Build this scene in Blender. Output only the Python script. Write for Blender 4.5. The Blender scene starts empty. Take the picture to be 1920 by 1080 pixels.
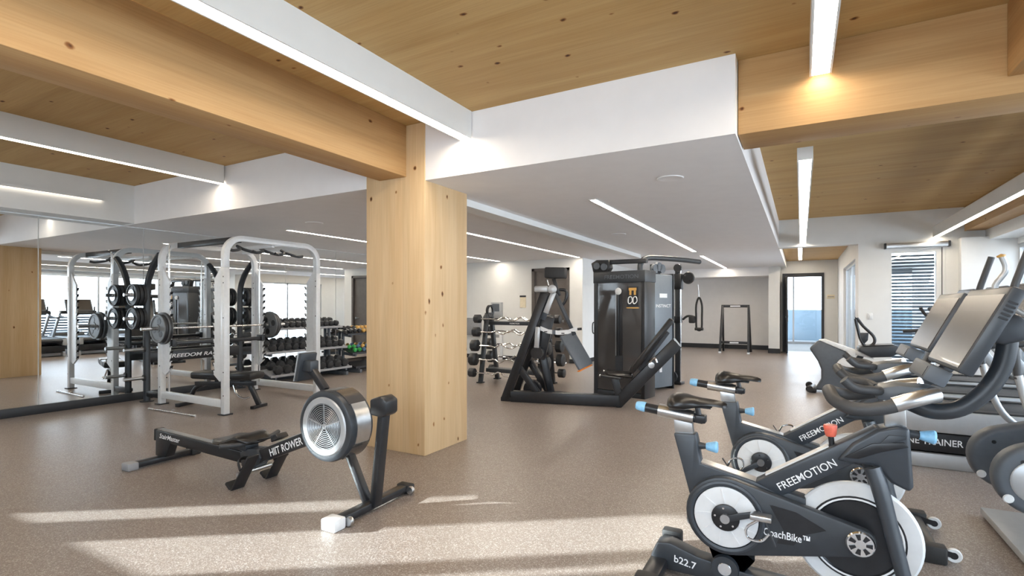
import bpy, bmesh, math, random
from mathutils import Vector as V, Matrix, Euler

SC = bpy.context.scene
COL = SC.collection
random.seed(7)

# ---------------------------------------------------------------- camera
cam_d = bpy.data.cameras.new('camera'); cam = bpy.data.objects.new('camera', cam_d); COL.objects.link(cam)
cam_d.sensor_width = 36.0; cam_d.lens = 968.0 / 1920.0 * 36.0
cam_d.shift_y = 34.0 / 1920.0
cam_d.clip_start = 0.05; cam_d.clip_end = 200
cam.location = (0, 0, 1.4); cam.rotation_euler = (math.radians(90), 0, math.radians(29.245))
SC.camera = cam

# ---------------------------------------------------------------- sky, sun, exposure
SC.view_settings.view_transform = 'Standard'; SC.view_settings.look = 'None'
SC.view_settings.gamma = 1.0; SC.view_settings.use_curve_mapping = False
SC.view_settings.exposure = -0.03
SKY_STRENGTH = 9.0
SUN_STRENGTH = 130.0
STRIP = 30.0
w = bpy.data.worlds.new('sky'); SC.world = w; w.use_nodes = True
wn = w.node_tree.nodes; wl = w.node_tree.links
bg = wn['Background']
tc = wn.new('ShaderNodeTexCoord'); sx = wn.new('ShaderNodeSeparateXYZ'); cr = wn.new('ShaderNodeValToRGB')
wl.new(tc.outputs['Generated'], sx.inputs[0]); wl.new(sx.outputs['Z'], cr.inputs[0]); wl.new(cr.outputs[0], bg.inputs[0])
cr.color_ramp.elements[0].position = 0.0; cr.color_ramp.elements[0].color = (0.93, 0.96, 1.0, 1)
cr.color_ramp.elements[1].position = 0.6; cr.color_ramp.elements[1].color = (0.70, 0.84, 1.0, 1)
bg.inputs[1].default_value = SKY_STRENGTH
sd = bpy.data.lights.new('sun', 'SUN'); so = bpy.data.objects.new('sun', sd); COL.objects.link(so)
sd.energy = SUN_STRENGTH; sd.angle = math.radians(0.6); sd.color = (0.97, 1.0, 0.95)
el = math.radians(16.2)
sun_dir = V((0.814 * math.cos(el), 0.581 * math.cos(el), -math.sin(el)))
so.rotation_euler = sun_dir.to_track_quat('-Z', 'Y').to_euler(); so.location = (-12, -7, 6)
def portal(name, loc, rot, sx_, sy_):
    d = bpy.data.lights.new(name, 'AREA'); d.shape = 'RECTANGLE'; d.size = sx_; d.size_y = sy_
    d.cycles.is_portal = True
    o = bpy.data.objects.new(name, d); COL.objects.link(o); o.location = loc; o.rotation_euler = rot
portal('portal_right', (3.16, 5.1, 1.35), (0, math.radians(90), 0), 2.3, 12.6)
portal('portal_back', (-3.6, -1.42, 1.85), (math.radians(90), 0, 0), 9.6, 1.2)

# ---------------------------------------------------------------- materials
M = {}
def nodes(name):
    m = bpy.data.materials.new(name); m.use_nodes = True; M[name] = m
    nt = m.node_tree; return m, nt, nt.nodes, nt.links, nt.nodes['Principled BSDF']
def mat(name, col, rough=0.5, metal=0.0, var=0.06, scale=25.0, spec=0.5, coat=0.0, bump=0.0, bscale=300.0):
    m, nt, n, l, p = nodes(name)
    t = n.new('ShaderNodeTexCoord'); z = n.new('ShaderNodeTexNoise'); z.inputs['Scale'].default_value = scale
    z.inputs['Detail'].default_value = 3
    r = n.new('ShaderNodeValToRGB'); l.new(t.outputs['Object'], z.inputs['Vector']); l.new(z.outputs['Fac'], r.inputs[0])
    r.color_ramp.elements[0].position = 0.3; r.color_ramp.elements[1].position = 0.7
    r.color_ramp.elements[0].color = (*[c * (1 - var) for c in col], 1)
    r.color_ramp.elements[1].color = (*[min(1, c * (1 + var)) for c in col], 1)
    l.new(r.outputs[0], p.inputs['Base Color'])
    p.inputs['Roughness'].default_value = rough; p.inputs['Metallic'].default_value = metal
    p.inputs['Specular IOR Level'].default_value = spec
    p.inputs['Coat Weight'].default_value = coat
    if bump:
        z2 = n.new('ShaderNodeTexNoise'); z2.inputs['Scale'].default_value = bscale; l.new(t.outputs['Object'], z2.inputs['Vector'])
        b = n.new('ShaderNodeBump'); b.inputs['Strength'].default_value = bump; b.inputs['Distance'].default_value = 0.002
        l.new(z2.outputs['Fac'], b.inputs['Height']); l.new(b.outputs[0], p.inputs['Normal'])
    return m
def emit(name, col, s):
    m, nt, n, l, p = nodes(name)
    z = n.new('ShaderNodeTexNoise'); z.inputs['Scale'].default_value = 3; r = n.new('ShaderNodeValToRGB')
    l.new(z.outputs['Fac'], r.inputs[0])
    r.color_ramp.elements[0].color = (*[c * .97 for c in col], 1); r.color_ramp.elements[1].color = (*col, 1)
    l.new(r.outputs[0], p.inputs['Emission Color']); p.inputs['Emission Strength'].default_value = s
    p.inputs['Base Color'].default_value = (.9, .9, .88, 1)
    return m
def glass(name, tint=(0.93, 0.97, 1.0), refl=0.07):
    m, nt, n, l, p = nodes(name); n.remove(p)
    tr = n.new('ShaderNodeBsdfTransparent'); g = n.new('ShaderNodeBsdfGlossy'); mx = n.new('ShaderNodeMixShader')
    tr.inputs[0].default_value = (*tint, 1); g.inputs['Roughness'].default_value = 0.02
    fr = n.new('ShaderNodeFresnel'); fr.inputs[0].default_value = 1.45
    ml = n.new('ShaderNodeMath'); ml.operation = 'MULTIPLY'; ml.inputs[1].default_value = refl / 0.07 * 0.8
    l.new(fr.outputs[0], ml.inputs[0]); l.new(ml.outputs[0], mx.inputs[0])
    l.new(tr.outputs[0], mx.inputs[1]); l.new(g.outputs[0], mx.inputs[2]); l.new(mx.outputs[0], n['Material Output'].inputs[0])
    return m
def wood(name, axis, c1, c2, rough=0.6, knots=4.9, lam=0.16, lamaxis=1, hi=1.0):
    m, nt, n, l, p = nodes(name)
    t = n.new('ShaderNodeTexCoord'); mp = n.new('ShaderNodeMapping')
    s = [5.0, 5.0, 5.0]; s[axis] = 0.45; mp.inputs['Scale'].default_value = s
    l.new(t.outputs['Object'], mp.inputs[0])
    z = n.new('ShaderNodeTexNoise'); z.inputs['Scale'].default_value = 1.3; z.inputs['Detail'].default_value = 6; z.inputs['Distortion'].default_value = 0.7
    l.new(mp.outputs[0], z.inputs['Vector'])
    r = n.new('ShaderNodeValToRGB'); r.color_ramp.elements[0].position = 0.32; r.color_ramp.elements[1].position = 0.68
    r.color_ramp.elements[0].color = (*c1, 1); r.color_ramp.elements[1].color = (*c2, 1); l.new(z.outputs['Fac'], r.inputs[0])
    # fine grain
    mp2 = n.new('ShaderNodeMapping'); s2 = [90.0, 90.0, 90.0]; s2[axis] = 2.0; mp2.inputs['Scale'].default_value = s2
    l.new(t.outputs['Object'], mp2.inputs[0]); z2 = n.new('ShaderNodeTexNoise'); z2.inputs['Scale'].default_value = 1.0; z2.inputs['Detail'].default_value = 2
    l.new(mp2.outputs[0], z2.inputs['Vector'])
    mg = n.new('ShaderNodeMix'); mg.data_type = 'RGBA'; mg.blend_type = 'MULTIPLY'; mg.inputs[0].default_value = 0.28
    g = n.new('ShaderNodeValToRGB'); g.color_ramp.elements[0].position = .35; g.color_ramp.elements[1].position = .6
    g.color_ramp.elements[0].color = (.72, .66, .58, 1); g.color_ramp.elements[1].color = (1, 1, 1, 1)
    l.new(z2.outputs['Fac'], g.inputs[0]); l.new(r.outputs[0], mg.inputs[6]); l.new(g.outputs[0], mg.inputs[7])
    # laminations
    sp = n.new('ShaderNodeSeparateXYZ'); l.new(t.outputs['Object'], sp.inputs[0])
    dv = n.new('ShaderNodeMath'); dv.operation = 'DIVIDE'; dv.inputs[1].default_value = lam; l.new(sp.outputs[lamaxis], dv.inputs[0])
    fl = n.new('ShaderNodeMath'); fl.operation = 'FLOOR'; l.new(dv.outputs[0], fl.inputs[0])
    wn_ = n.new('ShaderNodeTexWhiteNoise'); wn_.noise_dimensions = '1D'; l.new(fl.outputs[0], wn_.inputs['W'])
    lr = n.new('ShaderNodeMapRange'); lr.inputs[3].default_value = 0.94; lr.inputs[4].default_value = 1.03; l.new(wn_.outputs['Value'], lr.inputs[0])
    ml = n.new('ShaderNodeMix'); ml.data_type = 'RGBA'; ml.blend_type = 'MULTIPLY'; ml.inputs[0].default_value = 1.0
    cb = n.new('ShaderNodeCombineColor'); [l.new(lr.outputs[0], cb.inputs[i]) for i in range(3)]
    l.new(mg.outputs[2], ml.inputs[6]); l.new(cb.outputs[0], ml.inputs[7])
    # knots
    mp3 = n.new('ShaderNodeMapping'); s3 = [1.0, 1.0, 1.0]; s3[axis] = 0.7; mp3.inputs['Scale'].default_value = s3
    l.new(t.outputs['Object'], mp3.inputs[0]); vo = n.new('ShaderNodeTexVoronoi'); vo.inputs['Scale'].default_value = knots
    zz = n.new('ShaderNodeTexNoise'); zz.inputs['Scale'].default_value = 14
    ad = n.new('ShaderNodeMixRGB'); ad.blend_type = 'ADD'; ad.inputs[0].default_value = 0.03
    l.new(t.outputs['Object'], zz.inputs['Vector']); l.new(mp3.outputs[0], ad.inputs[1]); l.new(zz.outputs['Color'], ad.inputs[2]); l.new(ad.outputs[0], vo.inputs['Vector'])
    kr = n.new('ShaderNodeValToRGB'); e = kr.color_ramp.elements
    e[0].position = 0.035; e[0].color = (.12, .06, .03, 1); e[1].position = 0.095; e[1].color = (1, 1, 1, 1)
    e2 = e.new(0.065); e2.color = (.5, .33, .2, 1)
    l.new(vo.outputs['Distance'], kr.inputs[0])
    mk = n.new('ShaderNodeMix'); mk.data_type = 'RGBA'; mk.blend_type = 'MULTIPLY'; mk.inputs[0].default_value = 1.0
    l.new(ml.outputs[2], mk.inputs[6]); l.new(kr.outputs[0], mk.inputs[7]); l.new(mk.outputs[2], p.inputs['Base Color'])
    p.inputs['Roughness'].default_value = rough; p.inputs['Specular IOR Level'].default_value = 0.3
    return m
wood('wood_ceiling', 0, (.48, .295, .110), (.56, .37, .158), lam=0.45, lamaxis=1, rough=.65)
wood('wood_beam_y', 1, (.50, .295, .125), (.575, .365, .170), lam=0.11, lamaxis=2, rough=.6)
wood('wood_beam_x', 0, (.50, .295, .125), (.575, .365, .170), lam=0.11, lamaxis=2, rough=.6)
wood('wood_column', 2, (.64, .44, .24), (.72, .53, .315), lam=0.09, lamaxis=0, rough=.5)

def floor_mat():
    m, nt, n, l, p = nodes('rubber_floor')
    t = n.new('ShaderNodeTexCoord')
    a = n.new('ShaderNodeTexVoronoi'); a.inputs['Scale'].default_value = 190; l.new(t.outputs['Object'], a.inputs['Vector'])
    r = n.new('ShaderNodeValToRGB'); e = r.color_ramp.elements; r.color_ramp.interpolation = 'CONSTANT'
    sepc = n.new('ShaderNodeSeparateColor'); l.new(a.outputs['Color'], sepc.inputs[0]); l.new(sepc.outputs[0], r.inputs[0])
    e[0].position = 0; e[0].color = (.19, .152, .130, 1); e[1].position = .38; e[1].color = (.235, .192, .165, 1)
    x = e.new(.68); x.color = (.30, .258, .232, 1); x = e.new(.90); x.color = (.41, .375, .35, 1)
    z = n.new('ShaderNodeTexNoise'); z.inputs['Scale'].default_value = 0.9; z.inputs['Detail'].default_value = 4; l.new(t.outputs['Object'], z.inputs['Vector'])
    mr = n.new('ShaderNodeMapRange'); mr.inputs[3].default_value = .85; mr.inputs[4].default_value = 1.15; l.new(z.outputs['Fac'], mr.inputs[0])
    cb = n.new('ShaderNodeCombineColor'); [l.new(mr.outputs[0], cb.inputs[i]) for i in range(3)]
    mx = n.new('ShaderNodeMix'); mx.data_type = 'RGBA'; mx.blend_type = 'MULTIPLY'; mx.inputs[0].default_value = 1
    l.new(r.outputs[0], mx.inputs[6]); l.new(cb.outputs[0], mx.inputs[7]); l.new(mx.outputs[2], p.inputs['Base Color'])
    rr = n.new('ShaderNodeMapRange'); rr.inputs[3].default_value = .28; rr.inputs[4].default_value = .42; l.new(z.outputs['Fac'], rr.inputs[0]); l.new(rr.outputs[0], p.inputs['Roughness'])
    b = n.new('ShaderNodeBump'); b.inputs['Strength'].default_value = .12; b.inputs['Distance'].default_value = .001
    l.new(a.outputs['Distance'], b.inputs['Height']); l.new(b.outputs[0], p.inputs['Normal'])
floor_mat()
mat('white_paint', (.76, .77, .765), .6, var=.015, scale=6)
mat('soffit_paint', (.86, .85, .86), .7, var=.015, scale=5)
mat('frame_pale', (.16, .165, .17), .5)
mat('grey_paint', (.80, .78, .77), .7, var=.02, scale=5)
mat('pale_blue_paint', (.13, .175, .21), .6, var=.03)
mat('black_base', (.018, .020, .024), .45)
mat('door_brown', (.10, .088, .082), .45, var=.12, scale=8)
mat('frame_black', (.02, .022, .028), .4)
mat('alu', (.62, .64, .66), .32, 1.0, var=.04)
mat('slat_grey', (.10, .118, .135), .5, var=.05)
mat('fence_grey', (.045, .055, .066), .5, var=.05)
mat('deck', (.17, .17, .165), .7, var=.1)
mat('paper', (.75, .68, .52), .7)
mat('plastic_white', (.74, .75, .76), .4)
mat('machine_black', (.016, .017, .020), .33, var=.15)
mat('machine_dark', (.032, .037, .044), .38, var=.08)
mat('shroud_grey', (.095, .11, .13), .45, var=.06)
mat('bike_grey', (.040, .047, .057), .36, var=.06)
mat('rubber_black', (.02, .02, .021), .6, bump=.3)
mat('grip_black', (.05, .052, .056), .5, bump=.3, bscale=200)
mat('leather_black', (.014, .013, .013), .30, bump=.06, bscale=120)
mat('chrome', (.80, .80, .80), .14, 1.0, var=.03)
mat('steel', (.60, .61, .62), .28, 1.0, var=.05)
mat('rack_silver', (.78, .80, .82), .36, .15, var=.03)
mat('silver_paint', (.50, .52, .54), .35, .5, var=.03)
mat('disc_white', (.70, .71, .72), .35, var=.03)
mat('knob_blue', (.26, .55, .82), .4, var=.12, scale=60)
mat('knob_orange', (.80, .16, .10), .4, var=.15, scale=60)
mat('lettering', (.85, .86, .87), .5, var=.01)
mat('screen', (.085, .074, .067), .26, .2, var=.05, scale=3, spec=.4, coat=.08)
mat('smoked_panel', (.060, .056, .055), .12, var=.1, scale=2, coat=.5)
mat('panel_grey', (.16, .19, .225), .35, var=.03)
mat('plate_iron', (.030, .032, .036), .42, var=.12)
mat('plate_face', (.15, .16, .17), .4, .2, var=.08)
mat('mirror_glass', (.90, .93, .94), .0, 1.0, var=.0)
mat('orange_trim', (.85, .25, .03), .5)
mat('yellow_vinyl', (.62, .36, .10), .5)
mat('blue_vinyl', (.10, .18, .30), .5)
mat('green_vinyl', (.05, .42, .10), .5)
mat('fabric_grey', (.30, .31, .33), .6)
glass('window_glass'); glass('clear_plastic', (.9, .92, .94), .12)
emit('strip_emit', (1.0, .86, .68), STRIP); emit('strip_emit_soffit', (1.0, .88, .72), STRIP * 1.6); emit('strip_emit_slim', (1.0, .86, .68), STRIP * .2)

# ---------------------------------------------------------------- mesh helpers
def smoothpts(pts, k=6, closed=False):
    P = [V(p) for p in pts]; n = len(P)
    if n < 3 or k < 2: return P
    out = []
    rng = range(n if closed else n - 1)
    for i in rng:
        p1, p2 = P[i], P[(i + 1) % n]
        p0 = P[(i - 1) % n] if (closed or i > 0) else p1 * 2 - p2
        p3 = P[(i + 2) % n] if (closed or i + 2 < n) else p2 * 2 - p1
        for j in range(k):
            t = j / k
            out.append(0.5 * ((2 * p1) + (p2 - p0) * t + (2 * p0 - 5 * p1 + 4 * p2 - p3) * t * t + (3 * p1 - p0 - 3 * p2 + p3) * t ** 3))
    if not closed: out.append(P[-1])
    return out
class B:
    def __init__(s): s.bm = bmesh.new()
    def _merge(s, tmp, bev=0.0, seg=2):
        bmesh.ops.recalc_face_normals(tmp, faces=tmp.faces[:])
        if bev > 0:
            es = [e for e in tmp.edges if len(e.link_faces) == 2 and e.calc_face_angle(0) > 0.6]
            bmesh.ops.bevel(tmp, geom=es, offset=bev, segments=seg, profile=0.5, affect='EDGES', clamp_overlap=True)
        me = bpy.data.meshes.new('tmp'); tmp.to_mesh(me); tmp.free(); s.bm.from_mesh(me); bpy.data.meshes.remove(me)
        return s
    def hexa(s, c8, bev=0.0):
        t = bmesh.new(); v = [t.verts.new(c) for c in c8]
        for f in ((0, 1, 2, 3), (4, 7, 6, 5), (0, 4, 5, 1), (1, 5, 6, 2), (2, 6, 7, 3), (3, 7, 4, 0)): t.faces.new([v[i] for i in f])
        return s._merge(t, bev)
    def box(s, x0, x1, y0, y1, z0, z1, bev=0.0):
        return s.hexa([(x0, y0, z0), (x1, y0, z0), (x1, y1, z0), (x0, y1, z0), (x0, y0, z1), (x1, y0, z1), (x1, y1, z1), (x0, y1, z1)], bev)
    def bar(s, p0, p1, w_, h, up=(0, 0, 1), bev=0.0, w1=None, h1=None):
        p0, p1 = V(p0), V(p1); d = (p1 - p0).normalized(); up = V(up)
        if abs(d.dot(up)) > 0.98: up = V((1, 0, 0))
        r = d.cross(up).normalized(); u = r.cross(d).normalized()
        w1 = w_ if w1 is None else w1; h1 = h if h1 is None else h1
        c = []
        for p, a, b in ((p0, w_, h), (p1, w1, h1)):
            c += [p + r * (-a / 2) + u * (-b / 2), p + r * (a / 2) + u * (-b / 2), p + r * (a / 2) + u * (b / 2), p + r * (-a / 2) + u * (b / 2)]
        return s.hexa(c, bev)
    def tube(s, pts, r, n=10, closed=False, k=1, radii=None, flat=1.0, cap=True):
        P = smoothpts(pts, k, closed); N = len(P)
        if radii is None: R = [r] * N
        else:
            R = []
            m = len(radii)
            for i in range(N):
                f = i / max(1, N - 1) * (m - 1); a = int(min(f, m - 2)); R.append(radii[a] + (radii[a + 1] - radii[a]) * (f - a))
        t = bmesh.new(); rings = []
        T = []
        for i in range(N):
            a = P[(i - 1) % N] if (closed or i) else P[i]; b = P[(i + 1) % N] if (closed or i < N - 1) else P[i]
            T.append((b - a).normalized())
        nrm = T[0].orthogonal().normalized()
        if abs(T[0].z) < .9: nrm = (V((0, 0, 1)) - T[0] * T[0].z).normalized()
        for i in range(N):
            nrm = (nrm - T[i] * nrm.dot(T[i])).normalized(); bn = T[i].cross(nrm)
            rings.append([t.verts.new(P[i] + (nrm * math.cos(2 * math.pi * j / n) + bn * math.sin(2 * math.pi * j / n) * flat) * R[i]) for j in range(n)])
        for i in range(N if closed else N - 1):
            a, b = rings[i], rings[(i + 1) % N]
            for j in range(n): t.faces.new((a[j], a[(j + 1) % n], b[(j + 1) % n], b[j]))
        if not closed and cap: t.faces.new(rings[0][::-1]); t.faces.new(rings[-1])
        return s._merge(t)
    def cyl(s, p0, p1, r, r1=None, n=16): return s.tube([p0, p1], r, n, radii=[r, r if r1 is None else r1])
    def lathe(s, prof, o, axis, n=24):
        o = V(o); a = V(axis).normalized(); u = a.orthogonal().normalized(); v_ = a.cross(u)
        t = bmesh.new(); rings = []
        for (r, h) in prof:
            if r < 1e-6: rings.append([t.verts.new(o + a * h)])
            else: rings.append([t.verts.new(o + a * h + (u * math.cos(2 * math.pi * j / n) + v_ * math.sin(2 * math.pi * j / n)) * r) for j in range(n)])
        for i in range(len(rings) - 1):
            A, Bq = rings[i], rings[i + 1]
            for j in range(n):
                k = (j + 1) % n
                if len(A) == 1 and len(Bq) == 1: continue
                if len(A) == 1: t.faces.new((A[0], Bq[k], Bq[j]))
                elif len(Bq) == 1: t.faces.new((A[j], A[k], Bq[0]))
                else: t.faces.new((A[j], A[k], Bq[k], Bq[j]))
        return s._merge(t)
    def prism(s, pts, o, u, v, d0, d1, bev=0.0, seg=2):
        """polygon pts (a,b) in the plane o + a*u + b*v, from offset d0 to d1 along u x v"""
        o, u, v = V(o), V(u).normalized(), V(v).normalized(); nn = u.cross(v)
        t = bmesh.new()
        A = [t.verts.new(o + u * a + v * b + nn * d0) for a, b in pts]; Bv = [t.verts.new(o + u * a + v * b + nn * d1) for a, b in pts]
        t.faces.new(A[::-1]); t.faces.new(Bv); n = len(pts)
        for i in range(n): t.faces.new((A[i], A[(i + 1) % n], Bv[(i + 1) % n], Bv[i]))
        return s._merge(t, bev, seg)
    def xz(s, pts, y0, y1, bev=0.0, seg=2):
        """polygon of (x, z) points, thick from y0 to y1"""
        return s.prism(pts, (0, 0, 0), (1, 0, 0), (0, 0, 1), -y1, -y0, bev, seg)
    def yz(s, pts, x0, x1, bev=0.0):
        return s.prism(pts, (0, 0, 0), (0, 1, 0), (0, 0, 1), x0, x1, bev)
    def loft(s, rings, cap=True):
        t = bmesh.new(); R = [[t.verts.new(p) for p in r] for r in rings]; n = len(R[0])
        for a, b in zip(R, R[1:]):
            for j in range(n): t.faces.new((a[j], a[(j + 1) % n], b[(j + 1) % n], b[j]))
        if cap: t.faces.new(R[0][::-1]); t.faces.new(R[-1])
        return s._merge(t)
    def mesh(s, name, sharp=38):
        for f in s.bm.faces: f.smooth = True
        lim = math.radians(sharp)
        for e in s.bm.edges:
            if len(e.link_faces) != 2 or e.calc_face_angle(0) > lim: e.smooth = False
        me = bpy.data.meshes.new(name); s.bm.to_mesh(me); s.bm.free(); return me
    def build(s, name, m, parent=None, label=None, loc=None, kind=None):
        o = bpy.data.objects.new(name, s.mesh(name)); COL.objects.link(o); o.data.materials.append(M[m])
        if parent is not None: o.parent = parent
        if loc is not None: o.location = loc
        if label: o['label'] = label
        if kind: o['kind'] = kind
        return o
def inst(o, name, parent, loc=(0, 0, 0), rot=(0, 0, 0), scale=None):
    c = bpy.data.objects.new(name, o.data); COL.objects.link(c); c.parent = parent; c.location = loc; c.rotation_euler = rot
    if scale: c.scale = scale
    return c
def struct(o): o['kind'] = 'structure'; return o
def tag(o, label, cat, group=None):
    o['label'] = label; o['category'] = cat
    if group: o['group'] = group
    return o
def thing(name, label, cat, loc=(0, 0, 0), rz=0.0, group=None):
    o = bpy.data.objects.new(name, None); COL.objects.link(o); o.empty_display_size = .1
    o.location = loc; o.rotation_euler = (0, 0, rz); return tag(o, label, cat, group)
def copy_tree(o, parent=None):
    c = o.copy(); COL.objects.link(c); c.parent = parent
    for ch in list(o.children): copy_tree(ch, c)
    return c
def text(name, body, m, parent, o, u, v, width=None, size=None, depth=.002, shear=0.0, bold=0.0, label=None):
    """flat lettering: left end of the baseline at o, running along u, up along v"""
    c = bpy.data.curves.new('txt', 'FONT'); c.body = body; c.size = 1.0; c.extrude = 0.0; c.shear = shear; c.offset = bold
    c.resolution_u = 3
    ob = bpy.data.objects.new('txt', c); COL.objects.link(ob)
    me = bpy.data.meshes.new_from_object(ob); bpy.data.objects.remove(ob); bpy.data.curves.remove(c)
    xs = [p.co.x for p in me.vertices]; ys = [p.co.y for p in me.vertices]; x0, x1 = min(xs), max(xs)
    sx_ = (width / (x1 - x0)) if width else size
    sy_ = (size / .7) if size else sx_
    u, v = V(u).normalized(), V(v).normalized(); nn = u.cross(v)
    for p in me.vertices:
        q = V(o) + u * ((p.co.x - x0) * sx_) + v * (p.co.y * sy_) + nn * depth; p.co = q
    me.name = name; ob = bpy.data.objects.new(name, me); COL.objects.link(ob); me.materials.clear(); me.materials.append(M[m]); ob.parent = parent
    if label: ob['label'] = label
    return ob
def ngon(r, n, ph=0.0, cx=0.0, cy=0.0): return [(cx + r * math.cos(ph + 2 * math.pi * i / n), cy + r * math.sin(ph + 2 * math.pi * i / n)) for i in range(n)]

# ================================================================ THE SETTING
ZC, ZS = 3.12, 2.575            # timber ceiling, white soffit
XL, XR, YB, YN = -8.66, 3.1, 11.75, -1.2
def sbox(name, m, *a, bev=0.0): return struct(B().box(*a, bev=bev).build(name, m))
struct(B().box(XL - .2, XR + .1, YN - .2, 18.3, -.1, 0).box(-4.9, -.5, 18.3, 18.7, -.1, 0).build('floor', 'rubber_floor'))
sbox('floor_beyond', 'deck', -.5, 4.0, 18.3, 26, -.1, 0)
sbox('terrace_deck', 'deck', XR + .1, 6.2, YN - 2, 18.3, -.25, -.05)
sbox('ceiling', 'wood_ceiling', XL - .2, XR + .1, YN - .2, 11.9, ZC, ZC + .12)
sbox('ceiling_beam', 'wood_beam_y', -3.62, -3.28, YN, 3.80, 2.63, ZC, bev=.006)
sbox('timber_column', 'wood_column', -3.80, -3.06, 3.80, 4.50, 0, ZC, bev=.006)
sbox('ceiling_cross_beam', 'wood_beam_x', -.385, 2.45, 3.93, 4.33, 2.60, ZC, bev=.004)
sbox('ceiling_side_beam', 'wood_beam_y', 1.02, 1.45, YN, 3.925, 2.70, ZC, bev=.004)
sbox('ceiling_window_beam', 'wood_beam_y', 2.47, 2.75, YN, 11.64, 2.70, ZC, bev=.004)
# white dropped soffit with its front face, and the bulkheads
sbox('ceiling_soffit', 'soffit_paint', XL, -.39, 3.81, 17.2, ZS, ZC)
sbox('ceiling_soffit_end', 'soffit_paint', -4.62, -.85, 17.2, 18.4, 2.31, ZC)
sbox('trim_1', 'white_paint', -3.42, -3.20, 4.52, 11.74, 2.50, ZS)
sbox('ceiling_bulkhead_left', 'white_paint', XL, -8.33, YN, 3.81, 2.585, ZC)
sbox('ceiling_bulkhead_back', 'white_paint', -.39, XR, 11.65, 11.9, 2.57, ZC)
sbox('ceiling_bulkhead_window', 'white_paint', 2.75, XR + .1, YN, 11.65, 2.52, ZC)
sbox('ceiling_vestibule', 'wood_ceiling', -.39, .94, 11.9, 18.0, 2.78, 2.9)
# left wall, back walls
sbox('wall_left', 'white_paint', XL - .2, XL - .012, YN - .2, YB + .2, 0, ZC)
sbox('baseboard_left', 'black_base', XL - .012, XL + .025, YN, YB, 0, .115, bev=.004)
wb = struct(B().box(XL, -5.99, YB, YB + .2, 0, ZS).box(-4.96, -4.62, YB, YB + .2, 0, ZS).box(-5.99, -4.96, YB, YB + .2, 2.35, ZS).build('wall_back', 'white_paint'))
sbox('baseboard_back', 'black_base', XL + .03, -6.0, YB - .02, YB, 0, .10)
sbox('baseboard_back_pier', 'black_base', -4.95, -4.62, YB - .02, YB, 0, .10)
sbox('wall_recess_side', 'white_paint', -4.82, -4.62, YB + .2, 18.4, 0, ZS)
sbox('baseboard_recess_side', 'black_base', -4.62, -4.60, YB, 18.4, 0, .10)
sbox('wall_recess_back', 'grey_paint', -4.82, -.58, 18.4, 18.6, 0, 2.6)
sbox('baseboard_recess_back', 'black_base', -4.6, -.86, 18.37, 18.4, 0, .14)
sbox('wall_recess_pier', 'white_paint', -.85, -.55, 17.2, 18.4, 0, ZS)
sbox('baseboard_recess_pier', 'black_base', -.86, -.54, 17.18, 17.2, 0, .14)
sbox('wall_vestibule_left', 'white_paint', -.59, -.39, 17.15, 18.2, ZS, 2.8)
dw = struct(B().box(-.55, -.50, 18.0, 18.2, 0, 2.8).box(.60, 1.2, 18.0, 18.2, 0, 2.8).box(-.50, .60, 18.0, 18.2, 2.40, 2.8).build('wall_vestibule_back', 'white_paint'))
# vestibule right wall with a glazed opening
struct(B().box(.94, 1.1, 11.9, 12.3, 0, 2.8).box(.94, 1.1, 15.6, 18.0, 0, 2.8).box(.94, 1.1, 12.3, 15.6, 2.35, 2.8).build('wall_vestibule_right', 'white_paint'))
wv = struct(B().box(.99, 1.05, 12.3, 12.36, 0, 2.35).box(.99, 1.05, 15.54, 15.6, 0, 2.35).box(.99, 1.05, 13.9, 13.96, 0, 2.35).box(.99, 1.05, 12.3, 15.6, 2.29, 2.35).box(.99, 1.05, 12.3, 15.6, 0, .07).build('window_1', 'alu'))
for a, b in ((12.36, 13.9), (13.96, 15.54)): B().box(1.015, 1.025, a, b, .07, 2.29).build('pane', 'window_glass', wv)
# back wall on the right with the blind door, and the pier beside the windows
struct(B().box(.94, 1.36, 11.65, 11.9, 0, 2.57).box(2.22, 2.42, 11.65, 11.9, 0, 2.57).box(1.36, 2.22, 11.65, 11.9, 2.44, 2.57).build('wall_back_right', 'white_paint'))
sbox('wall_pier_right', 'white_paint', 2.39, XR + .1, 11.45, 11.9, 0, 2.57)
# dark double door in the back wall
d1 = struct(B().box(-5.99, -5.92, YB - .03, YB + .1, 0, 2.35).box(-5.03, -4.96, YB - .03, YB + .1, 0, 2.35).box(-5.99, -4.96, YB - .03, YB + .1, 2.28, 2.35).build('door_1', 'door_brown'))
B().box(-5.92, -5.03, YB + .03, YB + .08, .01, 2.28).build('door_leaf', 'door_brown', d1)
B().box(-5.14, -5.11, YB - .02, YB + .03, 1.0, 1.06).cyl((-5.125, YB - .02, 1.03), (-5.27, YB - .02, 1.03), .01).build('door_handle', 'steel', d1)
# far glazed door, standing open
d2 = struct(B().box(-.50, -.43, 17.97, 18.1, 0, 2.40).box(.53, .60, 17.97, 18.1, 0, 2.40).box(-.43, .53, 17.97, 18.1, 2.29, 2.40).build('door_2', 'frame_black'))
B().bar((-.42, 17.95, 1.15), (-.36, 17.1, 1.15), .045, 2.26, bev=.004).build('door_leaf', 'frame_black', d2)
B().cyl((-.34, 17.2, .95), (-.34, 17.2, 1.25), .012).bar((-.40, 17.2, 1.08), (-.33, 17.2, 1.08), .02, .02).build('door_handle', 'chrome', d2)
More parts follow.
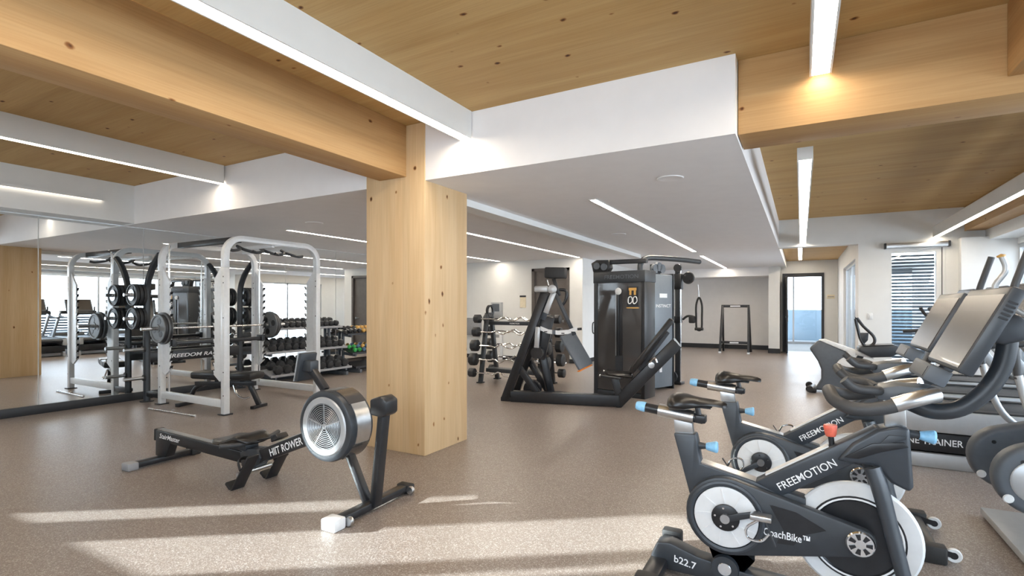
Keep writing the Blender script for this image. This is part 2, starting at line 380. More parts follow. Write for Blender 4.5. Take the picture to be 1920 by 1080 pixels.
# room beyond that door: glazed front, low pale wall
wf = struct(B().box(-2.5, 3.5, 22.0, 22.08, 2.5, 2.7).box(-2.5, 3.5, 22, 22.08, 0, .08).box(-.28, -.22, 22, 22.08, .08, 2.5).box(.9, .96, 22, 22.08, .08, 2.5).box(-1.6, -1.54, 22, 22.08, .08, 2.5).build('window_2', 'frame_pale'))
for a, b in ((-2.5, -1.6), (-1.54, -.28), (-.22, .9), (.96, 3.5)): B().box(a, b, 22.03, 22.045, .08, 2.5).build('pane', 'window_glass', wf)
sbox('wall_beyond_parapet', 'pale_blue_paint', -3, 4, 24.4, 24.6, 0, 1.25)
sbox('wall_beyond_left', 'white_paint', -2.7, -2.5, 18.62, 22, 0, 2.8)
sbox('sun_blocker_beyond', 'white_paint', -9.0, -2.75, 18.75, 22.05, 0, 3.2)  # unseen building mass, added to keep the sun off the parapet
sbox('wall_beyond_right', 'white_paint', 3.3, 3.5, 18.2, 22, 0, 2.8)
sbox('ceiling_beyond', 'white_paint', -2.7, 3.5, 18.2, 22.1, 2.7, 2.8)
# door with the closed blind
d3 = struct(B().box(1.36, 1.45, 11.66, 11.74, 0, 2.44).box(2.09, 2.22, 11.66, 11.74, 0, 2.44).box(1.45, 2.09, 11.66, 11.74, 2.37, 2.44).box(1.45, 2.09, 11.66, 11.74, 0, .12).build('door_3', 'white_paint'))
B().box(1.45, 2.09, 11.69, 11.70, .12, 2.37).build('pane', 'window_glass', d3)
B().box(2.165, 2.175, 11.652, 11.662, 0, 2.44).build('door_gap', 'frame_black', d3)
slat = B().hexa([(x, y + (z > 0) * .018, z) for z in (0, .040) for x, y in ((1.46, 11.73), (2.08, 11.73), (2.08, 11.736), (1.46, 11.736))]).mesh('slat'); slat.materials.append(M['slat_grey'])
for i in range(36):
    o = bpy.data.objects.new('slat', slat); COL.objects.link(o); o.parent = d3; o.location = (0, 0, 0.14 + i * .0615); o.rotation_euler = (0, 0, 0)
cas = thing('door_closer', 'long pale door closer box above the door with the blind', 'door closer', (1.8, 11.6, 2.45))
B().box(-.44, .44, -.05, .05, -.0, .09, bev=.006).build('housing', 'alu', cas)
for sx_ in (-.47, .44): B().box(sx_, sx_ + .03, -.055, .055, -.005, .095, bev=.004).build('end_cap', 'frame_black', cas)
B().tube([(-.1, 0, 0), (.05, -.03, -.03), (.22, -.01, -.01)], .008, 6, k=4).build('arm', 'steel', cas)
# window wall on the right
wr = struct(B().box(XR, XR + .1, YN, 11.45, 2.42, 2.52).box(XR, XR + .1, YN, 11.45, 0, .12).build('wall_right', 'white_paint'))
win = struct(B().box(XR + .02, XR + .09, YN, 11.45, 2.36, 2.42).box(XR + .02, XR + .09, YN, 11.45, .12, .19).build('window_3', 'alu'))
ys = [YN + i * (11.45 - YN) / 8 for i in range(9)]
for i, yy in enumerate(ys):
    B().box(XR + .02, XR + .09, max(YN, yy - .03), min(11.45, yy + .03), .19, 2.36).build('mullion', 'alu', win)
    if i < 8: B().box(XR + .05, XR + .06, yy + .03, ys[i + 1] - .03, .19, 2.36).build('pane', 'window_glass', win)
# wall behind the photographer with the sun windows
struct(B().box(XL, -8.36, YN - .05, YN, 0, ZC).box(-7.97, -7.48, YN - .05, YN, 0, ZC).box(-6.62, -6.42, YN - .05, YN, 0, ZC).box(-6.24, -3.2, YN - .05, YN, 0, ZC).box(1.1, XR + .1, YN - .05, YN, 0, ZC)
       .box(-8.36, -6.24, YN - .05, YN, 2.40, ZC).box(-8.36, -6.24, YN - .05, YN, 0, 1.30).box(-3.2, 1.1, YN - .05, YN, 2.40, ZC).box(-3.2, 1.1, YN - .05, YN, 0, 1.30).build('wall_front', 'white_paint'))
wn4 = struct(B().box(-8.36, -8.34, YN - .05, YN - .01, 1.3, 2.4).box(-2.73, -2.67, YN - .05, YN - .01, 1.3, 2.4).box(-.83, -.77, YN - .05, YN - .01, 1.3, 2.4).box(1.07, 1.10, YN - .05, YN - .01, 1.3, 2.4).build('window_4', 'alu'))
for a, b in ((-8.34, -7.97), (-7.48, -6.62), (-6.42, -6.24), (-3.2, -2.73), (-2.67, -.83), (-.77, 1.07)): B().box(a, b, YN - .035, YN - .025, 1.3, 2.4).build('pane', 'window_glass', wn4)
# mirror panels
pm = B().box(XL - .008, XL, .006, 1.224, .115, 2.57).mesh('mirror_panel'); pm.materials.append(M['mirror_glass'])
for i, what in enumerate(('out towards the photographer, just left of the picture', 'reflecting the timber column, at the left edge', 'between the reflected column and the power rack', 'directly behind the power rack', 'behind the far half of the power rack', 'above the near half of the three-tier dumbbell rack', 'above the far half of the three-tier dumbbell rack', 'above the low rack of coloured dumbbells', 'last but one before the back wall')):
    y0 = .39 + i * 1.23
    o = bpy.data.objects.new('mirror_panel', pm); COL.objects.link(o); o.location = (0, y0, 0)
    tag(o, 'tall frameless mirror panel ' + what, 'mirror', 'mirror panels along the left wall')
B().box(XL - .012, XL + .006, YN, YB, 2.57, 2.584).build('trim_2', 'alu', kind='structure')
# slatted fence outside the windows
fe = thing('slatted_fence', 'pale grey horizontal slat fence outside the right-hand windows', 'fence', (4.7, 5, -.05))
for yy in range(-6, 7, 2): B().box(-.0, .06, yy - .03, yy + .03, 0, 1.12).build('post', 'fence_grey', fe)
fs = B().box(-.03, 0, -6, 6.5, 0, .062).mesh('slat'); fs.materials.append(M['fence_grey'])
for i in range(12):
    o = bpy.data.objects.new('slat', fs); COL.objects.link(o); o.parent = fe; o.location = (0, 0, .06 + i * .088)

# ---------------------------------------------------------------- strip lights
def strip(name, label, x, y0, y1, zb, zt, w_=.075, recessed=False, house='white_paint', em='strip_emit'):
    t = thing(name, label, 'ceiling light', (x, (y0 + y1) / 2, zb), 0, 'linear strip lights'); L = (y1 - y0) / 2
    if recessed:
        B().box(-w_ / 2 - .012, -w_ / 2, -L, L, -.004, .02).box(w_ / 2, w_ / 2 + .012, -L, L, -.004, .02).box(-w_ / 2 - .012, w_ / 2 + .012, -L - .012, -L, -.004, .02).box(-w_ / 2 - .012, w_ / 2 + .012, L, L + .012, -.004, .02).build('housing', house, t)
    else:
        B().box(-w_ / 2 - .012, w_ / 2 + .012, -L, L, .012, zt - zb).box(-w_ / 2 - .012, -w_ / 2, -L, L, 0, .012).box(w_ / 2, w_ / 2 + .012, -L, L, 0, .012).build('housing', house, t)
    B().box(-w_ / 2, w_ / 2, -L + .005, L - .005, -.002 if recessed else .002, .012).build('diffuser', em, t)
strip('ceiling_light', 'long deep white strip light above the rower, between beam and bare timber ceiling', -2.60, YN + .05, 3.80, 2.88, ZC, .10)
strip('ceiling_light', 'deep white strip light on the timber ceiling left of the big beam', -6.21, YN + .05, 3.79, 2.90, ZC, .08)
strip('ceiling_light', 'slim strip light fixed to the white bulkhead above the mirror', -8.312, YN + .05, 3.42, 2.835, 2.87, .02, em='strip_emit_slim')
strip('ceiling_light', 'short strip light on the timber ceiling above the exercise bikes', .11, YN + .05, 3.90, 2.90, ZC, .10)
strip('ceiling_light', 'hanging strip light behind the cross beam, running to the far door', .03, 5.0, 11.62, 2.62, 2.74, .095)
strip('ceiling_light', 'hanging strip light beside the window beam on the right', 2.08, 5.2, 11.60, 2.62, 2.80, .075)
strip('ceiling_light', 'strip light recessed in the white soffit above the cable tower', -2.0, 5.4, 11.61, ZS - .002, ZS, .07, True, em='strip_emit_soffit')
strip('ceiling_light', 'short strip light recessed in the far end of the white soffit', -2.03, 12.67, 17.12, ZS - .002, ZS, .07, True, em='strip_emit_soffit')
strip('ceiling_light', 'recessed soffit strip light just right of the timber column, ending above the dark door', -4.67, 5.3, 11.62, ZS - .002, ZS, .07, True, em='strip_emit_soffit')
strip('ceiling_light', 'recessed soffit strip light nearest the mirrors, behind the column', -6.9, 5.25, 11.62, ZS - .002, ZS, .07, True, em='strip_emit_soffit')
strip('ceiling_light', 'small strip light in the low timber ceiling before the far glazed door', -.02, 12.6, 17.6, 2.775, 2.79, .08, True)
for (x, y, lb) in ((-1.05, 4.85, 'near the right edge of the white soffit'), (-2.6, 8.2, 'above the cable tower'), (-6.0, 5.0, 'above the power rack, left of the column')):
    t = tag(B().lathe([(0, -.004), (.09, -.004), (.10, -.006), (.115, -.005), (.12, 0), (.12, .01), (0, .01)], (0, 0, 0), (0, 0, 1), 28).build('ceiling_speaker', 'soffit_paint', loc=(x, y, ZS - .002)), 'round white flush speaker ' + lb, 'speaker', 'flush ceiling speakers')

# ================================================================ EXERCISE BIKES
def lens_ring(y, pts): return [V((x, y, z)) for x, z in pts]
def saddle_mesh(b, x0, x1, zt):
    """bicycle saddle from rear x0 to nose x1, top about zt"""
    L = x1 - x0; rings = []
    prof = [(0.0, .050, -.020, .055), (.06, .080, -.004, .085), (.16, .092, .008, .098), (.32, .086, .004, .090), (.46, .058, -.006, .068), (.60, .036, -.012, .052), (.78, .026, -.016, .042), (.92, .022, -.022, .040), (.98, .014, -.030, .028), (1.0, .004, -.036, .012)]
    for t, hw, dz, th in prof:
        x = x0 + L * t; r = []
        for i in range(16):
            a = 2 * math.pi * i / 16; c, s_ = math.cos(a), math.sin(a)
            yy = hw * (abs(c) ** .8) * (1 if c > 0 else -1)
            zz = zt + dz - th / 2 + (th / 2) * (abs(s_) ** .8) * (1 if s_ > 0 else -1) - (0.010 * abs(c) if s_ > 0 else 0) + (.012 * (1 - abs(c)) if s_ < 0 else 0)
            r.append(V((x, yy, zz)))
        rings.append(r)
    return b.loft(rings)
def hull2(c1, r1, c2, r2, n=20):
    """outline of two circles joined by their outer tangents"""
    d = V((c2[0] - c1[0], c2[1] - c1[1])); L = d.length; th = math.atan2(d.y, d.x); al = math.acos((r1 - r2) / L)
    pts = []
    for i in range(n + 1):
        a = th + al + (2 * math.pi - 2 * al) * i / n; pts.append((c1[0] + r1 * math.cos(a), c1[1] + r1 * math.sin(a)))
    m = n // 2
    for i in range(m + 1):
        a = th - al + 2 * al * i / m; pts.append((c2[0] + r2 * math.cos(a), c2[1] + r2 * math.sin(a)))
    return pts
def make_bike(label):
    t = thing('exercise_bike', label, 'exercise bike', (0, 2.80, 0), 0, 'indoor cycling bikes')
    CR = (-.32, .375); FW = (.215, .355)
    # floor stabilisers and base
    rf = B().bar((-.655, -.29, .05), (-.655, .29, .05), .09, .055, bev=.012).build('rear_foot', 'machine_black', t)
    for s in (-1, 1): B().box(-.71, -.60, s * .29 - .035, s * .29 + .035, 0, .10, bev=.014).build('end_cap', 'rubber_black', rf)
    bb = B().xz([(-.70, .075), (-.665, .155), (-.60, .165), (-.46, .125), (-.25, .10), (.10, .085), (.52, .075), (.56, .03), (.50, .02), (-.66, .02)], -.05, .05, .012).build('base_beam', 'machine_dark', t)
    text('model_lettering', 'b22.7', 'lettering', bb, (-.575, -.0505, .075), (1, 0, -.15), (.05, 0, 1), width=.11, bold=.012, label='white model number on the base')
    B().box(-.16, -.10, -.053, -.05, .055, .075).build('warning_sticker', 'paper', bb)
    pd = B().lathe([(0, -.02), (.062, -.02), (.066, -.01), (.066, .1), (.062, .115), (0, .115)], (-.33, .05, .10), (0, -1, 0), 28).build('pivot_housing', 'machine_dark', t)
    B().lathe([(0, .116), (.030, .116), (.034, .112), (.034, .108)], (-.33, .05, .10), (0, -1, 0), 24).build('pivot_cap', 'chrome', pd)
    # seat tube and lower boom
    fr = B().xz([(-.582, .738), (-.472, .745), (-.462, .70), (-.447, .602), (-.195, .548), (.02, .505), (.02, .44), (-.30, .30), (-.40, .20), (-.36, .09), (-.26, .09), (-.21, .16), (-.30, .22), (-.47, .33), (-.502, .44)], -.042, .042, .010).build('frame', 'bike_grey', t)
    B().xz([(-.445, .607), (-.20, .553), (-.19, .548), (-.44, .598)], -.036, .036).build('frame_edge', 'steel', fr)
    # drive cover, crank disc
    dc = B().xz(hull2(CR, .188, (.225, .365), .062), -.098, -.045, .012).build('drive_cover', 'machine_dark', t)
    B().lathe([(.150, 0), (.150, .010), (.162, .014), (.172, .010), (.172, 0)], (CR[0], -.098, CR[1]), (0, -1, 0), 40).build('cover_rim', 'bike_grey', dc)
    cd = B().lathe([(0, 0), (.145, 0), (.145, .006), (.13, .010), (.066, .007), (0, .007)], (CR[0], -.099, CR[1]), (0, -1, 0), 44).build('crank_disc', 'disc_white', t, label='white crank disc with raised spokes')
    for i in range(9):
        a = 2 * math.pi * i / 9 + .2
        B().bar((CR[0] + .068 * math.cos(a), -.108, CR[1] + .068 * math.sin(a)), (CR[0] + .138 * math.cos(a + .12), -.108, CR[1] + .138 * math.sin(a + .12)), .005, .006, up=(0, 1, 0)).build('spoke', 'plastic_white', cd)
    hb = B().lathe([(0, 0), (.064, 0), (.064, .008), (.058, .012), (0, .012)], (CR[0], -.106, CR[1]), (0, -1, 0), 32).build('crank_hub', 'machine_black', cd)
    for i in range(5):
        a = 2 * math.pi * i / 5 + .5; c = (CR[0] + .047 * math.cos(a), -.117, CR[1] + .047 * math.sin(a))
        B().cyl(c, (c[0], -.122, c[2]), .005, n=8).build('bolt', 'chrome', hb)
    text('model_name', 'CoachBike\u2122', 'lettering', dc, (-.155, -.0985, .325), (1, 0, -.03), (.03, 0, 1), width=.19, size=.034, bold=.012, label='white model lettering')
    B().xz([(-.13, .47), (-.02, .455), (.10, .395), (.02, .36), (-.03, .30), (-.10, .295), (-.07, .36)], -.0995, -.098).build('painted_shadow', 'machine_black', dc)  # crisp shadow and reflection on the cover, painted as a black shape
    # cranks and pedals
    P1 = (-.160, .435); P2 = (2 * CR[0] - P1[0], 2 * CR[1] - P1[1])
    for (P, y0, sgn) in ((P1, -.125, -1), (P2, .09, 1)):
        ca = B().bar((CR[0], y0, CR[1]), (P[0], y0 + sgn * .01, P[1]), .018, .034, up=(0, 1, 0) if False else (-(P[1] - CR[1]), 0, P[0] - CR[0]), bev=.006, h1=.026).build('crank_arm', 'machine_dark', t)
        B().cyl((CR[0], y0 - .012, CR[1]), (CR[0], y0 + .012, CR[1]), .022, n=16).build('crank_boss', 'steel', ca)
        pe = B().box(P[0] - .045, P[0] + .045, y0 + sgn * .03 - .03 * (sgn < 0) * 2, y0 + sgn * .03 + .06 * (sgn > 0), P[1] - .012, P[1] + .012, bev=.006).build('pedal', 'steel', t)
        yc = y0 + sgn * .06
        B().tube([(P[0] - .01, yc, P[1] - .015), (P[0] - .06, yc, P[1] - .06), (P[0] - .055, yc, P[1] - .105), (P[0] + .0, yc, P[1] - .11), (P[0] + .035, yc, P[1] - .07)], .006, 6, k=5).build('toe_cage', 'chrome', pe)
        B().bar((P[0] + .02, yc, P[1] - .02), (P[0] + .06, yc, P[1] - .12), .018, .004).build('toe_strap', 'grip_black', pe)
    # top tube with lettering
    tt = B().xz([(-.20, .545), (.12, .758), (.29, .872), (.37, .83), (.33, .72), (.20, .69), (.02, .565), (-.08, .495)], -.045, .045, .012).build('top_tube', 'bike_grey', t)
    ud = V((.49, 0, .326)).normalized()
    text('brand_lettering', 'FREEMOTION', 'lettering', tt, (-.085, -.0455, .528), ud, (-ud.z, 0, ud.x), width=.275, size=.034, bold=.006, label='white lettering along the top tube')
    B().bar((-.15, 0, .584), (.11, 0, .757), .055, .006, up=(-ud.z, 0, ud.x)).build('sweat_guard', 'plastic_white', tt)
    # brake knob
    bk = B().cyl((.125, 0, .75), (.12, 0, .80), .012).build('brake_stem', 'machine_black', t)
    B().lathe([(0, -.005), (.020, 0), (.024, .012), (.029, .045), (.027, .052), (0, .055)], (.12, 0, .80), (-.05, 0, 1), 10).build('brake_knob', 'knob_orange', bk, label='faceted red-orange brake knob')
    # head shroud
    hs = B().xz([(.14, .705), (.20, .79), (.29, .862), (.36, .885), (.405, .878), (.408, .80), (.418, .63), (.405, .605), (.34, .635), (.285, .70), (.20, .70)], -.062, .062, .016, 3).build('head_shroud', 'bike_grey', t)
    B().xz([(.165, .725), (.27, .80), (.385, .82), (.40, .80), (.30, .765), (.22, .725)], -.068, -.060, .004).build('shroud_scoop', 'machine_black', hs)
    B().xz([(.29, .79), (.39, .83), (.395, .845), (.33, .845)], -.067, -.061, .003).build('shroud_cap', 'machine_dark', hs)
    for s in (-1, 1):
        B().tube([(.27, s * .085, .70), (.30, s * .095, .60), (.345, s * .10, .40), (.40, s * .10, .18), (.47, s * .09, .06)], .034, 12, k=4, radii=[.036, .037, .033, .031, .03], flat=.8).build('fork_leg', 'bike_grey', t)
    # flywheel
    fw = B().lathe([(.185, -.016), (.240, -.016), (.250, -.008), (.250, .008), (.240, .016), (.185, .016), (.185, -.016)], (FW[0], 0, FW[1]), (0, 1, 0), 56).build('flywheel', 'disc_white', t, label='large pale flywheel with black centre')
    B().lathe([(0, -.012), (.165, -.012), (.17, -.018), (.188, -.018), (.188, .018), (.17, .018), (.165, .012), (0, .012)], (FW[0], 0, FW[1]), (0, 1, 0), 48).build('flywheel_core', 'machine_black', fw)
    B().lathe([(.172, .0185), (.176, .0195), (.180, .0185)], (FW[0], 0, FW[1]), (0, -1, 0), 48).build('flywheel_ring', 'lettering', fw)
    fh = B().lathe([(0, 0), (.052, 0), (.055, .006), (.050, .012), (0, .010)], (.225, -.098, .365), (0, -1, 0), 32).build('axle_cap', 'chrome', dc)
    for i in range(7):
        a = 2 * math.pi * i / 7
        B().bar((.225 + .02 * math.cos(a), -.1105, .365 + .02 * math.sin(a)), (.225 + .044 * math.cos(a), -.1105, .365 + .044 * math.sin(a)), .011, .004, up=(0, 1, 0), w1=.02).build('cap_slot', 'machine_black', dc)
    # seat post, slide, saddle
    B().bar((-.528, 0, .70), (-.540, 0, .822), .04, .092, bev=.004).build('seat_post', 'steel', t)
    sl = B().cyl((-.665, 0, .843), (-.485, 0, .822), .035, n=20).build('seat_slide', 'steel', t)
    B().cyl((-.745, 0, .852), (-.44, 0, .8165), .025, n=16).build('slide_core', 'machine_black', sl)
    B().lathe([(0, 0), (.026, 0), (.028, .012), (.024, .045), (.020, .052), (0, .052)], (-.735, 0, .852), (-1, 0, .12), 12).build('slide_knob', 'knob_blue', sl, label='pale blue end knob')
    B().box(-.475, -.425, -.03, .03, .80, .84, bev=.006).cyl((-.46, 0, .835), (-.47, 0, .885), .014).bar((-.54, -.02, .885), (-.40, -.02, .88), .008, .008).bar((-.54, .02, .885), (-.40, .02, .88), .008, .008).build('saddle_clamp', 'machine_black', t)
    saddle_mesh(B(), -.612, -.325, .940).build('saddle', 'leather_black', t)
    def adj(o, d, parent):
        d = V(d).normalized(); o = V(o)
        st = B().tube([o - d * .03, o + d * .035], .018, 12, radii=[.024, .013]).build('knob_stem', 'machine_dark', parent)
        B().lathe([(0, 0), (.017, 0), (.020, .008), (.030, .048), (.026, .056), (0, .056)], o + d * .03, d, 10).build('adjusting_knob', 'knob_blue', parent, label='pale blue adjusting knob')
    adj((-.455, 0, .680), (1, 0, .03), t); adj((.415, 0, .845), (1, 0, -.06), t)
    # handlebar post, loop bar, arm rest box
    B().bar((.362, 0, .84), (.355, 0, 1.0), .03, .078, bev=.004).build('handlebar_post', 'steel', t)
    hbm = B().tube([(.47, -.16, 1.045), (.40, -.20, 1.025), (.30, -.215, .985), (.20, -.205, .968), (.135, -.15, .985), (.115, -.05, 1.005), (.115, .05, 1.005), (.135, .15, .985), (.20, .205, .968), (.30, .215, .985), (.40, .20, 1.025), (.47, .16, 1.045)], .028, 12, k=5).build('handlebar', 'grip_black', t)
    for s in (-1, 1):
        B().tube([(.33, s * .212, .998), (.40, s * .20, 1.026), (.475, s * .158, 1.046)], .031, 14, k=3).build('hand_sensor', 'steel', hbm)
        B().tube([(.30, s * .05, 1.03), (.27, s * .13, 1.04), (.20, s * .16, 1.05), (.16, s * .17, 1.085)], .02, 10, k=4).build('inner_bar', 'grip_black', hbm)
    ab = B().xz([(.285, .995), (.29, 1.045), (.36, 1.062), (.50, 1.058), (.515, 1.0), (.40, .985)], -.075, .075, .012).build('bar_housing', 'shroud_grey', t)
    for s in (-1, 1): B().bar((.38, s * .06, 1.01), (.455, s * .165, 1.04), .05, .03, bev=.006).build('bar_bracket', 'machine_dark', ab)
    # console mast and console
    B().tube([(.40, 0, .985), (.49, 0, .952), (.58, 0, .972), (.66, 0, 1.05), (.71, 0, 1.15), (.728, 0, 1.25), (.725, 0, 1.30)], .034, 14, k=5).build('console_mast', 'machine_dark', t)
    B().xz([(.62, 1.27), (.66, 1.36), (.745, 1.37), (.785, 1.33), (.775, 1.265), (.70, 1.245)], -.065, .065, .02, 3).build('mast_bracket', 'bike_grey', t)
    n_ = V((-.325, 0, .157)).normalized(); u = V((0, 1, 0)); v = V((.157, 0, .325)).normalized()
    def quad(b, c, hw, hh, d0, d1, bev): # slab facing the rider
        c = V(c); return b.hexa([c + u * sx_ * hw + v * sy_ * hh + n_ * d for d in (d0, d1) for sx_, sy_ in ((-1, -1), (1, -1), (1, 1), (-1, 1))], bev)
    cc = (.594, 0, 1.313)
    co = quad(B(), cc, .272, .180, -.050, 0, .010).build('console', 'bike_grey', t)
    quad(B(), V(cc) - v * .010, .258, .155, 0, .003, 0).build('screen', 'screen', co, label='glossy tilted touch screen')
    for i in range(5):
        c = V(cc) + V((0, -.2725, 0)) - n_ * .028 + v * (.06 + .016 * i); B().bar(c - n_ * .015, c + n_ * .015, .003, .007, up=v).build('vent', 'machine_black', co)
    tr = V(cc) - v * .225 + n_ * .03
    ty = quad(B(), tr, .16, .035, -.05, .03, .008).build('console_tray', 'shroud_grey', t)
    quad(B(), tr, .14, .022, .03, .032, 0).build('tray_slot', 'machine_black', ty)
    # front foot and transport wheels
    ff = B().bar((.53, -.27, .05), (.53, .27, .05), .08, .06, bev=.012).build('front_foot', 'machine_black', t)
    for s in (-1, 1):
        B().box(.46, .60, s * .27 - .04, s * .27 + .04, 0, .095, bev=.012).build('end_cap', 'rubber_black', ff)
        B().bar((.56, s * .24, .06), (.63, s * .24, .045), .03, .03).build('wheel_arm', 'machine_black', ff)
        B().lathe([(.018, -.010), (.034, -.012), (.038, -.006), (.038, .006), (.034, .012), (.018, .010), (.018, -.010)], (.635, s * .24, .042), (0, 1, 0), 20).build('transport_wheel', 'plastic_white', ff)
        B().lathe([(0, -.011), (.019, -.011), (.019, .011), (0, .011)], (.635, s * .24, .042), (0, 1, 0), 14).build('wheel_hub', 'machine_black', ff)
    return t
bike = make_bike('nearest dark grey exercise bike, in the bottom right foreground')
bike2 = copy_tree(bike); bike2.location = (.09, 3.87, 0); bike2['label'] = 'second dark grey exercise bike, standing behind the nearest bike'
for ch in bike2.children:      # the second bike's cranks stand the other way round
    if ch.name.split('.')[0] in ('crank_arm', 'pedal'):
        th = math.radians(-192); p0 = V((-.32, 0, .375)); Rm = Matrix.Rotation(th, 3, 'Y')
        ch.rotation_euler = (0, th, 0); ch.location = p0 - Rm @ p0

# ================================================================ ROWING MACHINE
def make_rower():
    t = thing('rowing_machine', 'black rowing machine with a round silver fan cage in front of the timber column', 'rowing machine', (-3.81, 2.575, 0), math.radians(2.5))
    rf = B().bar((-1.20, -.24, .035), (-1.20, .24, .035), .075, .05, bev=.010).build('rear_foot', 'machine_black', t)
    for s in (-1, 1): B().box(-1.255, -1.145, s * .27 - .045, s * .27 + .045, 0, .068, bev=.014).build('end_cap', 'fabric_grey' if s < 0 else 'rubber_black', rf)
    B().xz([(-1.25, .29), (-1.255, .06), (-1.10, .06), (-1.03, .20), (-1.03, .27)], -.04, .04, .008).build('rear_leg', 'machine_black', t)
    ra = B().bar((-1.26, 0, .243), (.02, 0, .190), .075, .095, bev=.010).build('rail', 'machine_black', t)
    B().bar((-1.25, 0, .2925), (.02, 0, .2395), .05, .006).build('rail_track', 'steel', ra)
    B().bar((-1.275, 0, .245), (-1.255, 0, .244), .085, .105, bev=.008).build('rail_cap', 'rubber_black', ra)
    ud = V((1, 0, -.0414)).normalized()
    text('brand_lettering', 'StairMaster', 'lettering', ra, (-1.19, -.0385, .225), ud, (0.0414, 0, 1), width=.30, size=.042, shear=.25, bold=.016, label='white slanted lettering on the rail')
    # sliding seat
    st = B()
    rings = []
    for x, hw, zt, th in ((-.33, .06, .335, .02), (-.31, .13, .345, .035), (-.25, .165, .345, .05), (-.17, .17, .352, .055), (-.10, .165, .375, .065), (-.03, .15, .405, .075), (.03, .13, .395, .07), (.06, .10, .365, .05), (.07, .05, .345, .02)):
        r = []
        for i in range(16):
            a = 2 * math.pi * i / 16; c, s_ = math.cos(a), math.sin(a)
            r.append(V((x, hw * (abs(c) ** .7) * (1 if c > 0 else -1), zt - th / 2 + th / 2 * (abs(s_) ** .8) * (1 if s_ > 0 else -1) - (.014 * (1 - abs(c)) if s_ > 0 else 0))))
        rings.append(r)
    se = st.loft(rings).build('seat', 'leather_black', t)
    B().box(-.26, .0, -.06, .06, .255, .315, bev=.01).build('seat_carriage', 'machine_dark', se)
    # front boom to the fan
    bo = B().bar((.02, 0, .185), (.76, 0, .475), .075, .10, bev=.010).build('front_boom', 'machine_black', t)
    B().bar((.30, 0, .351), (.72, 0, .516), .04, .006, up=(-.36, 0, 1)).build('boom_track', 'steel', bo)
    ub = V((.74, 0, .29)).normalized()
    text('model_lettering', 'HIIT ROWER', 'lettering', bo, (.265, -.0385, .250), ub, (-ub.z, 0, ub.x), width=.375, size=.055, bold=.014, label='bold white lettering on the boom')
    B().xz([(-.06, .13), (-.08, .24), (.02, .28), (.12, .29), (.16, .22), (.10, .14)], -.055, .055, .01).build('hinge_housing', 'machine_dark', t)
    # foot plates with straps
    for s in (-1, 1):
        d = V((.20, 0, .30)).normalized(); nn = V((-.30, 0, .20)).normalized()
        o = V((.13, s * .15, .15))
        fp = B().hexa([o + d * a + V((0, s * b, 0)) + nn * c for c in (-.008, .008) for a, b in ((-.19, -.055), (-.19, .055), (.15, .05), (.15, -.05))], .006).build('foot_plate', 'machine_black', t)
        for q in range(3):
            c = o + d * (-.15 + q * .035) + nn * .009
            B().hexa([c + d * a + V((0, b, 0)) + nn * e for e in (0, .001) for a, b in ((-.010, -.03), (-.010, .03), (.010, .03), (.010, -.03))]).build('plate_slot', 'lettering', fp)
        B().tube([o + V((0, -.06, 0)) + d * .03, o + nn * .07 + V((0, -.04, 0)) + d * .05, o + nn * .08 + V((0, .03, 0)) + d * .05, o + V((0, .06, 0)) + d * .03], .02, 8, k=4, flat=.3).build('foot_strap', 'rubber_black', fp)
        hc = o + d * -.19; B().hexa([hc + d * a + V((0, b, 0)) + nn * c for a in (-.012, .012) for c, b in ((-.01, -.05), (-.01, .05), (.09, .045), (.09, -.045))], .005).build('heel_cup', 'rubber_black', fp)
    B().cyl((.10, -.2, .13), (.10, .2, .13), .016).build('foot_axle', 'steel', t)
    # pull handle
    hd = B().tube([(-.02, -.26, .345), (.02, -.13, .33), (.03, 0, .33), (.02, .13, .33), (-.02, .26, .345)], .017, 10, k=4).build('pull_handle', 'grip_black', t)
    B().cyl((.03, 0, .33), (.30, 0, .40), .006, n=6).build('pull_cord', 'machine_black', hd)
    B().xz([(.28, .36), (.27, .41), (.33, .43), (.36, .40)], -.05, .05, .006).build('handle_hook', 'machine_black', bo)
    # fan housing: drum, silver face ring, grille
    fc = V((.905, 0, .56))
    fa = B().lathe([(.205, -.115), (.225, -.118), (.244, -.108), (.252, -.085), (.252, .085), (.244, .105), (.20, .115), (0, .115)], fc, (0, 1, 0), 56).build('fan_housing', 'machine_dark', t, label='dark fan drum with silver face')
    B().lathe([(.160, -.118), (.165, -.124), (.198, -.124), (.206, -.116), (.206, -.110), (.160, -.110)], fc, (0, 1, 0), 56).build('face_ring', 'silver_paint', fa)
    B().lathe([(0, -.080), (.162, -.080), (.162, -.078), (0, -.078)], fc, (0, 1, 0), 40).build('fan_dark', 'machine_black', fa)
    for i in range(1, 11):
        r = .022 + i * .0133
        B().lathe([(r - .0026, -.114), (r, -.118), (r + .0026, -.114), (r, -.110), (r - .0026, -.114)], fc, (0, 1, 0), 40).build('grille_ring', 'silver_paint', fa)
    for i in range(5):
        a = 2 * math.pi * i / 5 + .35
        B().bar(fc + V((.02 * math.cos(a), -.112, .02 * math.sin(a))), fc + V((.165 * math.cos(a), -.112, .165 * math.sin(a))), .006, .008, up=(0, 1, 0)).build('grille_spoke', 'silver_paint', fa)
    B().lathe([(0, -.122), (.018, -.120), (.024, -.112), (.024, -.10)], fc, (0, 1, 0), 20).build('grille_hub', 'silver_paint', fa)
    def arcband(a0, a1, y0, y1, r0, r1, n=8):
        pts = [(fc.x + r1 * math.cos(math.radians(a0 + (a1 - a0) * i / n)), fc.z + r1 * math.sin(math.radians(a0 + (a1 - a0) * i / n))) for i in range(n + 1)]
        pts += [(fc.x + r0 * math.cos(math.radians(a1 - (a1 - a0) * i / n)), fc.z + r0 * math.sin(math.radians(a1 - (a1 - a0) * i / n))) for i in range(n + 1)]
        return B().xz(pts, y0, y1)
